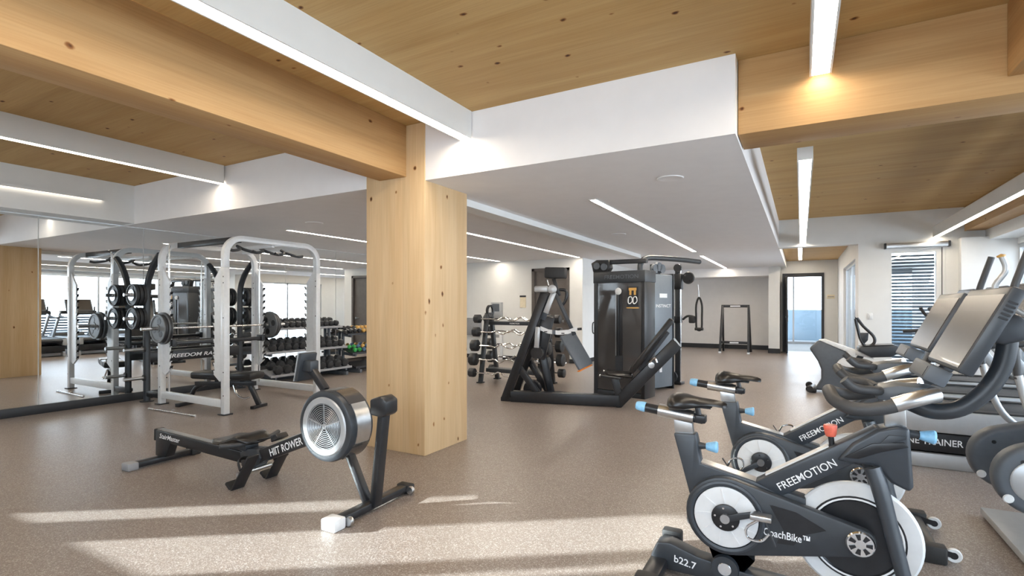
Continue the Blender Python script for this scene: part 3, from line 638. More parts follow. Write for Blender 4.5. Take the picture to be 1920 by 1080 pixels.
    arcband(-25, 40, -.06, .075, .24, .257).build('silver_band', 'steel', fa)
    arcband(40, 75, -.075, .085, .24, .259).build('gloss_band', 'smoked_panel', fa)
    arcband(-60, -25, -.075, .085, .24, .259).build('gloss_band', 'smoked_panel', fa)
    for i in range(8):
        a = 130 + i * 11; arcband(a, a + 5, -.09, .09, .246, .256, 2).build('vent_slot', 'machine_black', fa)
    # front legs
    B().bar((1.265, 0, .03), (1.345, 0, .70), .075, .05, bev=.006).build('front_post', 'machine_black', t)
    B().bar((1.20, 0, .04), (1.03, 0, .36), .06, .045, bev=.006).build('front_strut', 'machine_black', t)
    B().xz([(1.27, .665), (1.27, .77), (1.36, .80), (1.41, .77), (1.41, .68), (1.37, .655)], -.065, .065, .014).build('post_head', 'machine_black', t)
    ff = B().bar((1.235, -.33, .04), (1.235, .36, .04), .075, .05, bev=.010).build('front_foot', 'machine_black', t)
    B().box(1.175, 1.295, -.40, -.30, 0, .075, bev=.012).build('end_cap', 'plastic_white', ff)
    B().box(1.175, 1.295, .33, .40, 0, .07, bev=.012).build('end_cap', 'rubber_black', ff)
    for s in (-.28, .34): B().lathe([(0, -.014), (.028, -.014), (.030, 0), (.028, .014), (0, .014)], (1.30, s, .035), (0, 1, 0), 18).build('transport_wheel', 'steel', ff)
    # display arm and display
    ar = B().bar((.80, 0, .79), (.63, 0, .965), .05, .05, bev=.006).build('display_arm', 'machine_black', t)
    B().box(.60, .69, -.04, .04, .92, 1.0, bev=.01).build('arm_joint', 'machine_dark', ar)
    n_ = V((-1, 0, .22)).normalized(); v = V((.22, 0, 1)).normalized(); u = V((0, 1, 0)); c = V((.585, 0, .955))
    def slab(c, hw, hh, d0, d1, bev): return B().hexa([c + u * a * hw + v * b * hh + n_ * d for d in (d0, d1) for a, b in ((-1, -1), (1, -1), (1, 1), (-1, 1))], bev)
    di = slab(c, .075, .105, -.03, .0, .008).build('display', 'machine_dark', t)
    slab(c, .080, .110, .0, .006, .002).build('display_bezel', 'silver_paint', di)
    slab(c + v * .02, .06, .06, .006, .008, 0).build('screen', 'screen', di)
make_rower()

# ================================================================ POWER RACK
RX, RY = -7.23, 4.72
def make_rack():
    t = thing('power_rack', 'tall pale silver power rack with toothed uprights in front of the mirrors', 'power rack', (RX, RY, 0))
    hx, hy, q = .755, .72, .0375
    def arch(n=8, ro=.26, w_=.075):
        o = []; zt = 2.33
        def arc(r, cy, cz, a0, a1): return [(cy + r * math.cos(math.radians(a0 + (a1 - a0) * i / n)), cz + r * math.sin(math.radians(a0 + (a1 - a0) * i / n))) for i in range(n + 1)]
        yo = hy + q
        out = [(-yo, 1.9)] + arc(ro, -yo + ro, zt - ro, 180, 90) + arc(ro, yo - ro, zt - ro, 90, 0) + [(yo, 1.9)]
        inn = [(yo - w_, 1.9)] + arc(ro - w_, yo - ro, zt - ro, 0, 90) + arc(ro - w_, -yo + ro, zt - ro, 90, 180) + [(-yo + w_, 1.9)]
        return out + inn
    for sx_ in (-1, 1):
        B().yz(arch(), sx_ * hx - q, sx_ * hx + q, .004).build('top_arch', 'rack_silver', t)
        for sy_ in (-1, 1):
            up = B().box(sx_ * hx - q, sx_ * hx + q, sy_ * hy - q, sy_ * hy + q, .012, 1.9, bev=.005).build('upright', 'rack_silver', t)
            B().box(sx_ * hx - .065, sx_ * hx + .065, sy_ * hy - .065, sy_ * hy + .065, 0, .014, bev=.003).build('foot_plate', 'machine_black', up)
            for zz in (.25, .55, 1.25, 1.7, 1.78): B().cyl((sx_ * hx + .02, sy_ * hy - .038, zz), (sx_ * hx + .02, sy_ * hy - .040, zz), .009, n=8).build('bolt', 'machine_black', up)
            # toothed catch plate on the inner side
            e = hx - q; pts = [(e, .46), (e - .07, .42)]
            zz = .51
            while zz < 1.70:
                pts += [(e - .205, zz), (e - .228, zz + .050), (e - .175, zz + .03), (e - .182, zz + .098)]
                zz += .104
            pts += [(e - .10, 1.84), (e, 1.97)]
            pl = B()
            pl.xz([(sx_ * a, b) for a, b in pts], sy_ * hy - .012, sy_ * hy + .012)
            p_ = pl.build('toothed_plate', 'rack_silver', t)
            zz = .51
            while zz < 1.70:
                B().xz([(sx_ * (e - .203), zz - .002), (sx_ * (e - .232), zz + .053), (sx_ * (e - .212), zz + .047), (sx_ * (e - .190), zz + .003)], sy_ * hy - .016, sy_ * hy + .016).build('tooth_pad', 'machine_black', p_)
                zz += .104
    for sy_ in (-1, 1):
        B().box(-hx + q, hx - q, sy_ * hy - .025, sy_ * hy + .025, .09, .19, bev=.006).build('low_crossbar', 'rack_silver', t)
        B().bar((-hx + q, sy_ * .5, 2.285), (hx - q, sy_ * .5, 2.285), .06, .08, bev=.006).build('top_crossbar', 'machine_black' if sy_ < 0 else 'rack_silver', t)
        B().cyl((-.60, sy_ * (hy - .02), .15), (-.60, sy_ * (hy - .02), 2.26), .0125).build('guide_rod', 'chrome', t)
    # pull-up grips under the top
    B().bar((-.3, 0, 2.25), (hx - q, 0, 2.25), .05, .05, bev=.005).build('grip_beam', 'rack_silver', t)
    for yy in (-.30, .05, .40):
        for s in (-1, 1): B().tube([(.35, yy, 2.24), (.46, yy + s * .03, 2.19), (.52, yy + s * .16, 2.155), (.54, yy + s * .24, 2.165)], .021, 8, k=4).build('pull_up_grip', 'grip_black', t)
    # plate storage: two dark posts near the mirror, bent over to the uprights
    for sy_ in (-1, 1):
        y = sy_ * (hy - .0)
        po = B().tube([(-1.16, y, .01), (-1.16, y, .7), (-1.16, y, 1.5), (-1.14, y, 1.72), (-1.05, y, 1.90), (-.94, y, 2.03), (-.80, y, 2.14)], .045, 8, k=3).build('storage_post', 'machine_dark', t)
        B().lathe([(0, 0), (.09, 0), (.09, .012), (0, .012)], (-1.16, y, 0), (0, 0, 1), 20).build('foot_plate', 'machine_black', po)
        B().box(-1.12, -hx - q, y - .03, y + .03, .08, .16, bev=.006).build('storage_foot', 'machine_black', t)
        for zz in (1.56, 1.22, .77, .35):
            pg = B().cyl((-1.16, y, zz), (-1.16, y + sy_ * .30, zz), .0125 * 2, n=14).build('plate_peg', 'steel', t)
            B().cyl((-1.16, y + sy_ * .03, zz), (-1.16, y + sy_ * .05, zz), .045, n=16).build('peg_stop', 'rubber_black', pg)
    rb = B().box(-1.20, -1.13, -hy, hy, .57, .73, bev=.008).build('rear_beam', 'machine_black', t)
    B().box(-1.19, -1.14, -hy, hy, .80, .85, bev=.006).build('rear_rail', 'machine_black', t)
    text('brand_lettering', 'FREEDOM RACK', 'lettering', rb, (-1.129, -.45, .615), (0, 1, 0), (0, 0, 1), width=.85, size=.055, shear=.25, bold=.02, label='white slanted lettering on the rear beam')
    B().box(-.60, -.50, -.70, .70, .845, .90, bev=.008).build('safety_bar', 'machine_black', t)
    for sy_ in (-1, 1): B().box(-.62, -.48, sy_ * .69 - .03, sy_ * .69 + .03, .83, .93, bev=.008).build('safety_bracket', 'machine_dark', t)
    return t
make_rack()
def make_plate(r, th, name='weight_plate', hub=0, m='plate_face'):
    t = thing(name, 'x', 'weight plate')
    b = B().lathe([(.0262, -th / 2), (.055, -th / 2), (.06, -th * .30), (r * .82, -th * .30), (r * .86, -th / 2), (r * .97, -th / 2), (r, -th * .3), (r, th * .3), (r * .97, th / 2), (r * .86, th / 2), (r * .82, th * .3), (.06, th * .3), (.055, th / 2), (.0262, th / 2), (.0262, -th / 2)], (0, 0, 0), (0, 1, 0), 36)
    d = b.build('plate_disc', m, t)
    if hub:
        for s in (-1, 1): B().lathe([(.0262, 0), (hub, 0), (hub, .004), (.0262, .006)], (0, s * th / 2, 0), (0, s, 0), 24).build('steel_hub', 'steel', d)
    for s in (-1, 1):
        for k in range(3):
            a = math.pi / 2 + k * 2 * math.pi / 3
            B().lathe([(0, 0), (r * .22, 0), (r * .22, .003), (0, .003)], (r * .52 * math.cos(a), s * th * .301, r * .52 * math.sin(a)), (0, s, 0), 16).build('grip_hole', 'machine_black', d)
    B().lathe([(r * 1.003, -th * .3), (r * 1.003, th * .3)], (0, 0, 0), (0, 1, 0), 36).build('plate_rim', 'plate_iron', d)
    return t
PLATES = {.222: make_plate(.222, .05), .20: make_plate(.20, .045), .16: make_plate(.16, .04, hub=.085, m='plate_iron')}
used = set()
def plate(r, x, y, z, label, group):
    p = PLATES[r]
    if r in used: p = copy_tree(p)
    used.add(r); p.location = (x, y, z); p.rotation_euler = (0, random.uniform(0, 2), 0); return tag(p, label, 'weight plate', group)
# barbell across the rack and its plates
BX, BZ = -7.742, 1.090
bbx = thing('barbell', 'long steel barbell resting across the power rack', 'barbell', (BX, RY, BZ))
B().cyl((0, -.80, 0), (0, .80, 0), .014, n=12).build('shaft', 'chrome', bbx)
for s in (-1, 1):
    B().lathe([(0, .79), (.025, .79), (.025, 1.10), (.02, 1.105), (0, 1.105)], (0, 0, 0), (0, s, 0), 18).build('sleeve', 'chrome', bbx)
    B().lathe([(.012, .775), (.038, .775), (.038, .79), (.012, .79)], (0, 0, 0), (0, s, 0), 18).build('collar', 'steel', bbx)
for s, nm in ((-1, 'near'), (1, 'far')):
    plate(.222, BX, RY + s * .825, BZ, 'large grip-hole weight plate, inner one on the %s end of the barbell' % nm, 'plates on the barbell')
    plate(.20, BX, RY + s * .88, BZ, 'smaller grip-hole weight plate, outer one on the %s end of the barbell' % nm, 'plates on the barbell')
# plates on the storage pegs
for s, nm in ((-1, 'near'), (1, 'far')):
    for zz, rs, lv in ((1.56, (.16, .16, .16), 'top'), (1.22, (.16, .16, .16), 'second')):
        for i, r in enumerate(rs):
            plate(r, RX - 1.16, RY + s * (.72 + .08 + i * .052), zz, '%s iron plate on the %s peg of the %s storage post' % (('inner', 'middle', 'outer')[i], lv, nm), 'plates stored on the rack')
# chrome cable bar on the floor
fb = thing('cable_bar', 'slim chrome cable bar lying on the floor before the rack', 'cable bar', (-7.2, 3.72, .014), math.radians(2))
B().cyl((-.52, 0, 0), (.52, 0, 0), .011, n=10).build('shaft', 'chrome', fb)
B().tube([(0, 0, .012), (0, .02, .03), (0, .04, .015)], .006, 6, k=3).build('eyelet', 'steel', fb)
for s in (-.5, .42): B().cyl((s, 0, 0), (s + .09, 0, 0), .0139, n=10).build('grip', 'steel', fb)
# adjustable bench inside the rack
bn = thing('weight_bench', 'black padded adjustable bench inside the power rack', 'weight bench', (-6.98, 4.38, 0), math.radians(18))
B().bar((-.52, 0, .435), (.08, 0, .43), .30, .10, bev=.03).build('back_pad', 'leather_black', bn)
B().bar((.11, 0, .43), (.44, 0, .44), .31, .10, bev=.03).build('seat_pad', 'leather_black', bn)
B().bar((-.55, 0, .30), (.40, 0, .33), .06, .06, bev=.006).bar((-.2, 0, .30), (-.2, 0, .41), .05, .05).bar((.2, 0, .32), (.2, 0, .40), .05, .05).build('frame', 'machine_black', bn)
B().tube([(-.40, 0, .30), (-.55, 0, .24), (-.63, 0, .12), (-.66, 0, .03)], .03, 10, k=4).build('rear_leg', 'machine_black', bn)
B().bar((-.66, -.22, .025), (-.66, .22, .025), .06, .05, bev=.008).build('rear_foot', 'machine_black', bn)
B().bar((.32, 0, .31), (.46, 0, .04), .05, .06, bev=.006).build('front_leg', 'machine_black', bn)
B().bar((.46, -.14, .02), (.46, .14, .02), .06, .04, bev=.006).build('front_foot', 'machine_black', bn)
B().tube([(.10, -.05, .30), (.18, -.08, .18), (.30, -.09, .13), (.38, -.09, .15)], .012, 8, k=4).build('adjusting_bar', 'chrome', bn)

# ================================================================ DUMBBELLS AND RACKS
def make_dumbbell(r, hl, m, sides=6):
    t = thing('dumbbell', 'x', 'dumbbell')
    h = B().tube([(-.075, 0, 0), (-.03, 0, 0), (0, 0, 0), (.03, 0, 0), (.075, 0, 0)], .014, 10, radii=[.013, .015, .0165, .015, .013]).build('handle', 'chrome', t)
    for s in (-1, 1):
        b = B(); ph = 0
        b.prism(ngon(r, sides, ph), (s * (.06 + hl / 2), 0, 0), (0, 1, 0), (0, 0, 1), -hl / 2, hl / 2, .008); b.build('head', m, t)
    return t
def db_rack(name, label, y0, y1, tiers, m='fabric_grey'):
    t = thing(name, label, 'dumbbell rack', (-8.35, (y0 + y1) / 2, 0)); L = (y1 - y0) / 2
    for yy in (-L + .12, L - .12):
        b = B().bar((-.255, yy, .02), (-.255, yy, tiers[0][1] + .04), .05, .05, bev=.006).box(-.28, .28, yy - .03, yy + .03, 0, .07, bev=.006).build('upright', 'shroud_grey', t)
    for xf, zf in tiers:   # front edge local x, height
        sh = B().xz([(xf, zf - .02), (xf, zf + .02), (xf - .012, zf + .02), (xf - .015, zf - .0), (xf - .30, zf + .10), (xf - .30, zf + .085)], -L, L).build('shelf', m, t)
        for yy in (-L + .12, L - .12): B().bar((-.24, yy, zf - .01), (xf - .03, yy, zf - .035), .04, .06).build('bracket', 'shroud_grey', sh)
    return t
T1 = [(.02, .975), (.16, .565), (.29, .16)]
db_rack('dumbbell_rack', 'three-tier dumbbell rack full of black hexagonal dumbbells below the mirrors', 5.80, 7.66, T1)
ORD = ('first', 'second', 'third', 'fourth', 'fifth', 'sixth', 'seventh', 'eighth', 'ninth', 'tenth', 'eleventh', 'twelfth', 'thirteenth')
tiern = ('top', 'middle', 'bottom')
for k, (xf, zf) in enumerate(T1):
    n = (13, 11, 9)[k]; r = (.059, .072, .084)[k]
    proto = make_dumbbell(r, .075 + .008 * k, 'plate_iron')
    for i in range(n):
        d = proto if i == 0 else copy_tree(proto)
        y = 5.88 + (i + .5) * (7.60 - 5.88) / n
        d.location = (-8.35 + xf - .155, y, zf + .0515 + (r * .866 + .004) / .944); d.rotation_euler = (0, math.radians(18.5), 0)
        tag(d, '%s black hex dumbbell from the left on the %s tier of the three-tier rack' % (ORD[i], tiern[k]), 'dumbbell', 'hex dumbbells, %s tier' % tiern[k])
T2 = [(.02, .80), (.16, .40), (.26, .12)]
db_rack('dumbbell_rack', 'low rack of coloured vinyl dumbbells, half hidden behind the timber column', 7.80, 9.20, T2, 'machine_black')
for k, (xf, zf) in enumerate(T2[:2]):
    cols = (('plate_iron',) * 3 + ('yellow_vinyl',) * 4 + ('plate_iron',) * 3) if k == 0 else ('green_vinyl', 'green_vinyl', 'blue_vinyl', 'yellow_vinyl', 'blue_vinyl', 'yellow_vinyl', 'blue_vinyl', 'yellow_vinyl', 'blue_vinyl', 'yellow_vinyl')
    protos = {}
    for i, c in enumerate(cols):
        cn = {'plate_iron': 'black', 'yellow_vinyl': 'orange-yellow', 'blue_vinyl': 'dark blue', 'green_vinyl': 'green'}[c]
        d = copy_tree(protos[c]) if c in protos else make_dumbbell(.046, .055, c); protos.setdefault(c, d)
        d.location = (-8.35 + xf - .155, 7.87 + (i + .5) * 1.27 / len(cols), zf + .0515 + (.046 * .866 + .004) / .944); d.rotation_euler = (0, math.radians(18.5), 0)
        tag(d, '%s vinyl dumbbell, %s from the left on the %s tier of the low rack' % (cn, ORD[i], tiern[k]), 'dumbbell', '%s dumbbells, low rack %s tier' % (cn, tiern[k]))

# ================================================================ CURL-BAR RACK
def a_rack(name, label, x0, x1, y0, y1, h, m='machine_dark', catches=()):
    t = thing(name, label, 'barbell rack', ((x0 + x1) / 2, (y0 + y1) / 2, 0)); L = (x1 - x0) / 2; D = (y1 - y0) / 2
    for s in (-1, 1):
        for d in (-1, 1):
            lg = B().bar((s * L, d * D, .0), (s * L, d * D * .22, h), .07, .07, up=(1, 0, 0), bev=.006).build('leg', m, t)
            B().box(s * L - .055, s * L + .055, d * D - .06, d * D + .06, 0, .018, bev=.004).build('foot', 'rubber_black', lg)
            for z in catches:
                yy = d * (D - (D - D * .22) * z / h)
                B().xz([(s * L - .02, z - .06), (s * L - .02, z + .01), (s * L + .02, z + .01), (s * L + .02, z - .06)], yy + d * .03 - .03, yy + d * .03 + .03).build('bar_catch', 'rubber_black', lg)
        B().bar((s * L, -D * .25, h - .02), (s * L, D * .25, h - .02), .07, .06, bev=.006).build('top_cap', m, t)
    return t
er = a_rack('curl_bar_rack', 'black two-sided rack holding curl bars right of the column', -5.11, -3.93, 7.95, 8.55, 1.27, catches=(1.14, .90, .65, .40, .16))
tb = B().box(-.59, .59, -.03, .03, 1.05, 1.12, bev=.006).build('top_beam', 'machine_dark', er)
text('brand_lettering', 'FREEMOTION', 'lettering', tb, (-.13, -.0305, 1.07), (1, 0, 0), (0, 0, 1), width=.20, size=.026, bold=.01, label='small white lettering')
B().box(-.59, .59, -.12, .12, .18, .25, bev=.006).build('low_beam', 'machine_dark', er)
B().lathe([(.085, -.02), (.115, -.025), (.115, .025), (.085, .02), (.085, -.02)], (-.57, .0, 1.31), (1, 0, 0), 24).build('end_ring', 'machine_black', er)
B().lathe([(.085, -.02), (.115, -.025), (.115, .025), (.085, .02), (.085, -.02)], (.57, .0, 1.31), (1, 0, 0), 24).build('end_ring', 'machine_black', er)
def curl_bar(r, ph, label, loc):
    t = thing('curl_barbell', label, 'barbell', loc, 0, 'curl barbells on the black rack')
    pts = [(-.68, 0, 0), (-.40, 0, 0), (-.30, 0, .02 * ph), (-.18, 0, -.035 * ph), (-.06, 0, .02 * ph), (.06, 0, .02 * ph), (.18, 0, -.035 * ph), (.30, 0, .02 * ph), (.40, 0, 0), (.68, 0, 0)]
    B().tube(pts, .0135, 8, k=4).build('bent_shaft', 'chrome', t)
    for s in (-1, 1):
        B().prism(ngon(r, 8, math.pi / 8), (s * .735, 0, 0), (0, 1, 0), (0, 0, 1), -.055, .055, .010).build('head', 'plate_iron', t)
lev = ('top', 'second', 'third', 'fourth', 'lowest')
for i, (z, r) in enumerate(((1.165, .085), (.925, .095), (.675, .115), (.425, .12), (.185, .085))):
    for d, side in ((-1, 'near'), (1, 'far')):
        yy = d * (.30 - (.30 - .066) * (z - .02) / 1.27)
        curl_bar(r, 1 if (i + (d > 0)) % 2 else -1, 'chrome curl barbell with black octagonal heads, %s of five on the %s side' % (lev[i], side), (-4.52, 8.25 + yy + d * .085, z))
# empty A-frame rack by the far wall
af = thing('empty_rack', 'empty black A-frame rack standing against the far grey wall', 'barbell rack', (-1.73, 16.9, 0))
for s in (-1, 1):
    B().bar((s * .39, -.42, 0), (s * .36, .0, 1.43), .06, .07, bev=.005).build('front_leg', 'machine_black', af)
    B().bar((s * .39, .42, 0), (s * .36, .03, 1.38), .06, .07, bev=.005).build('rear_leg', 'machine_black', af)
    B().box(s * .39 - .04, s * .39 + .04, -.47, -.37, 0, .05, bev=.01).build('foot', 'plastic_white', af)
tb = B().box(-.39, .39, -.04, .04, 1.36, 1.44, bev=.005).build('top_bar', 'machine_black', af)
B().box(-.14, .14, -.043, -.04, 1.385, 1.415).build('label_plate', 'lettering', tb)
lb = B().box(-.37, .37, -.35, -.28, .28, .36, bev=.005).build('low_bar', 'machine_black', af)
B().box(-.12, .12, -.353, -.35, .30, .335).build('label_plate', 'lettering', lb)

# ================================================================ LEG PRESS
def make_legpress():
    t = thing('leg_press', 'black leg press with a tilted foot plate and reclined seat, before the cable tower', 'leg press', (-3.82, 6.62, 0), math.radians(13))
    k = 'machine_black'
    B().bar((.10, 0, .078), (1.66, .0, .090), .14, .155, bev=.008).build('base_beam', k, t)
    B().box(-.06, .10, -.04, .62, 0, .06, bev=.006).build('rear_foot', k, t)
    for y, z1 in ((0, 1.60), (.52, 1.60)):
        B().bar((.0, y, 0.02), (.60, y * .62 + .02, z1), .085, .125, up=(-.9, 0, .35), bev=.008).build('a_frame_strut', k, t)
    B().bar((.20, 0.02, .50), (.50, .02, .12), .07, .09, bev=.006).build('front_brace', k, t)
    B().bar((.24, .50, .55), (.62, .35, .05), .07, .09, bev=.006).build('rear_brace', k, t)
    B().bar((.10, .05, .05), (.75, .50, .05), .10, .09, bev=.006).build('floor_brace', k, t)
    # pivot head
    ph = B().cyl((.50, -.03, 1.64), (.50, .42, 1.64), .045, n=18).build('pivot_shaft', k, t)
    B().bar((.46, -.07, 1.645), (.66, -.07, 1.645), .06, .09, bev=.02).build('pivot_cap', 'silver_paint', ph)
    B().lathe([(0, 0), (.06, 0), (.064, .03), (.05, .04), (0, .04)], (.725, -.06, 1.640), (0, -1, 0), 24).build('pivot_disc', 'silver_paint', ph)
    B().bar((.74, -.04, 1.60), (.62, -.04, 1.30), .03, .075, bev=.006).build('link_arm', 'silver_paint', t)
    B().bar((.68, .12, 1.55), (.54, .12, 1.20), .04, .07, bev=.006).build('inner_link', 'shroud_grey', t)
    cw = B().bar((.80, .05, 1.55), (.715, .05, 1.80), .05, .05, bev=.005).build('counterweight_arm', k, t)
    B().bar((.60, .05, 1.885), (.90, .05, 1.875), .20, .155, bev=.02).build('counterweight', 'rubber_black', cw, label='black box counterweight on top')
    B().cyl((.66, -.02, 1.70), (.64, -.02, 1.78), .01).build('release_pin', 'chrome', t)
    B().bar((.76, -.02, 1.58), (1.03, 0, .99), .05, .055, bev=.006).build('swing_arm', 'machine_dark', t)
    B().tube([(.80, .05, 1.64), (.90, .05, 1.62), (.90, .05, 1.50), (.83, .05, 1.40)], .022, 10, k=4).build('stop_bumper', k, t)
    # weight carriage mechanism
    mc = B().bar((.60, .20, 1.25), (.46, .18, .62), .14, .20, bev=.02).build('mechanism_housing', k, t)
    B().cyl((.48, -.02, .72), (.48, .22, .72), .09, n=20).build('mechanism_roller', k, mc)
    B().bar((.50, .22, .70), (.62, .30, .10), .09, .11, bev=.01).build('mechanism_leg', k, t)
    B().lathe([(0, -.05), (.13, -.05), (.14, 0), (.13, .05), (0, .05)], (.36, .22, .16), (0, 1, 0), 24).build('pulley', 'machine_black', t)
    # adjustment arc (white)
    arc = [(.545, 1.08), (.66, 1.035), (.80, 1.02), (.95, 1.035), (1.08, 1.085)]
    a = B(); top = [(x, z + .03) for x, z in arc]; bot = [(x, z - .03) for x, z in arc][::-1]
    ac = a.xz(top + bot, -.05, -.035).build('range_arc', 'plastic_white', t, label='white curved range-setting arc')
    B().xz([(.72, 1.0), (.72, 1.06), (.765, 1.055), (.765, .995)], -.06, -.035).build('arc_clamp', 'shroud_grey', ac)
    for i, x in enumerate((.60, .85, .99)): B().box(x, x + .045, -.0515, -.05, 1.005 + .02 * (i != 1), 1.02 + .02 * (i != 1)).build('arc_mark', k, ac)
    B().cyl((1.08, -.045, 1.075), (1.14, -.045, 1.08), .018, n=12).build('arc_pin', k, ac)
    B().bar((.51, -.06, 1.10), (.49, -.06, .80), .03, .07, bev=.006).build('arc_bracket', 'silver_paint', t)
    # foot plate, tilted and facing the seat
    c = [V((.815, -.02, .955)), V((1.085, .0, .485))]; u = V((.30, .85, .08)).normalized() * .33
    u = V((.13, .42, .05)); n_ = V((.5, -.1, .28)).normalized()
    fp = B().hexa([p + n_ * d for d in (0, .03) for p in (c[0], c[1], c[1] + u, c[0] + u)], .008).build('foot_plate', 'shroud_grey', t)
    B().bar(c[1] + V((0, 0, -.012)), c[1] + u + V((0, 0, -.012)), .03, .014).build('foot_plate_edge', 'orange_trim', fp, label='orange lower edge')
    # seat end
    B().bar((1.60, 0, .02), (2.42, .0, .90), .11, .16, up=(-.7, 0, .7), bev=.010).build('seat_beam', k, t)
    B().bar((1.67, 0, .10), (1.58, 0, .44), .10, .10, bev=.008).build('seat_post', k, t)
    rings = []
    for f, hw in ((0, .06), (.04, .13), (.15, .175), (.5, .19), (.85, .18), (.97, .15), (1, .08)):
        x = 1.46 + .38 * f; z = .475 - .03 * f; rings.append([V((x, hw * (abs(math.cos(a)) ** .6) * (1 if math.cos(a) > 0 else -1), z + .035 * math.sin(a))) for a in [2 * math.pi * i / 14 for i in range(14)]])
    B().loft(rings).build('seat_pad', 'leather_black', t)
    B().bar((1.82, .0, .50), (2.36, 0, 1.225), .36, .075, up=(-.8, 0, .6), bev=.025).build('back_pad', 'leather_black', t)
    B().bar((1.93, 0, .52), (2.31, 0, 1.05), .05, .05, up=(-.8, 0, .6), bev=.005).build('back_rail', 'machine_dark', t)
    for s in (-1, 1):
        B().cyl((1.68, s * .22, .425), (1.43, s * .25, .455), .016, n=10).cyl((1.68, s * .22, .425), (1.70, s * .05, .41), .016, n=10).build('hand_grip', k, t)
        B().lathe([(0, 0), (.018, 0), (.02, .012), (0, .02)], (1.425, s * .25, .457), (-1, 0, .1), 10).build('grip_tip', 'chrome', t)
    B().tube([(2.06, -.075, .64), (2.13, -.08, .70), (2.16, -.08, .64)], .018, 8, k=4).build('adjuster_lever', 'chrome', t)
    B().lathe([(0, 0), (.04, 0), (.042, .015), (0, .02)], (2.09, -.06, .60), (0, -1, 0), 16).build('adjuster_disc', 'steel', t)
    B().bar((2.385, 0, .965), (2.46, 0, .87), .12, .018, up=(.7, 0, .7)).build('beam_cap', 'steel', t)
make_legpress()

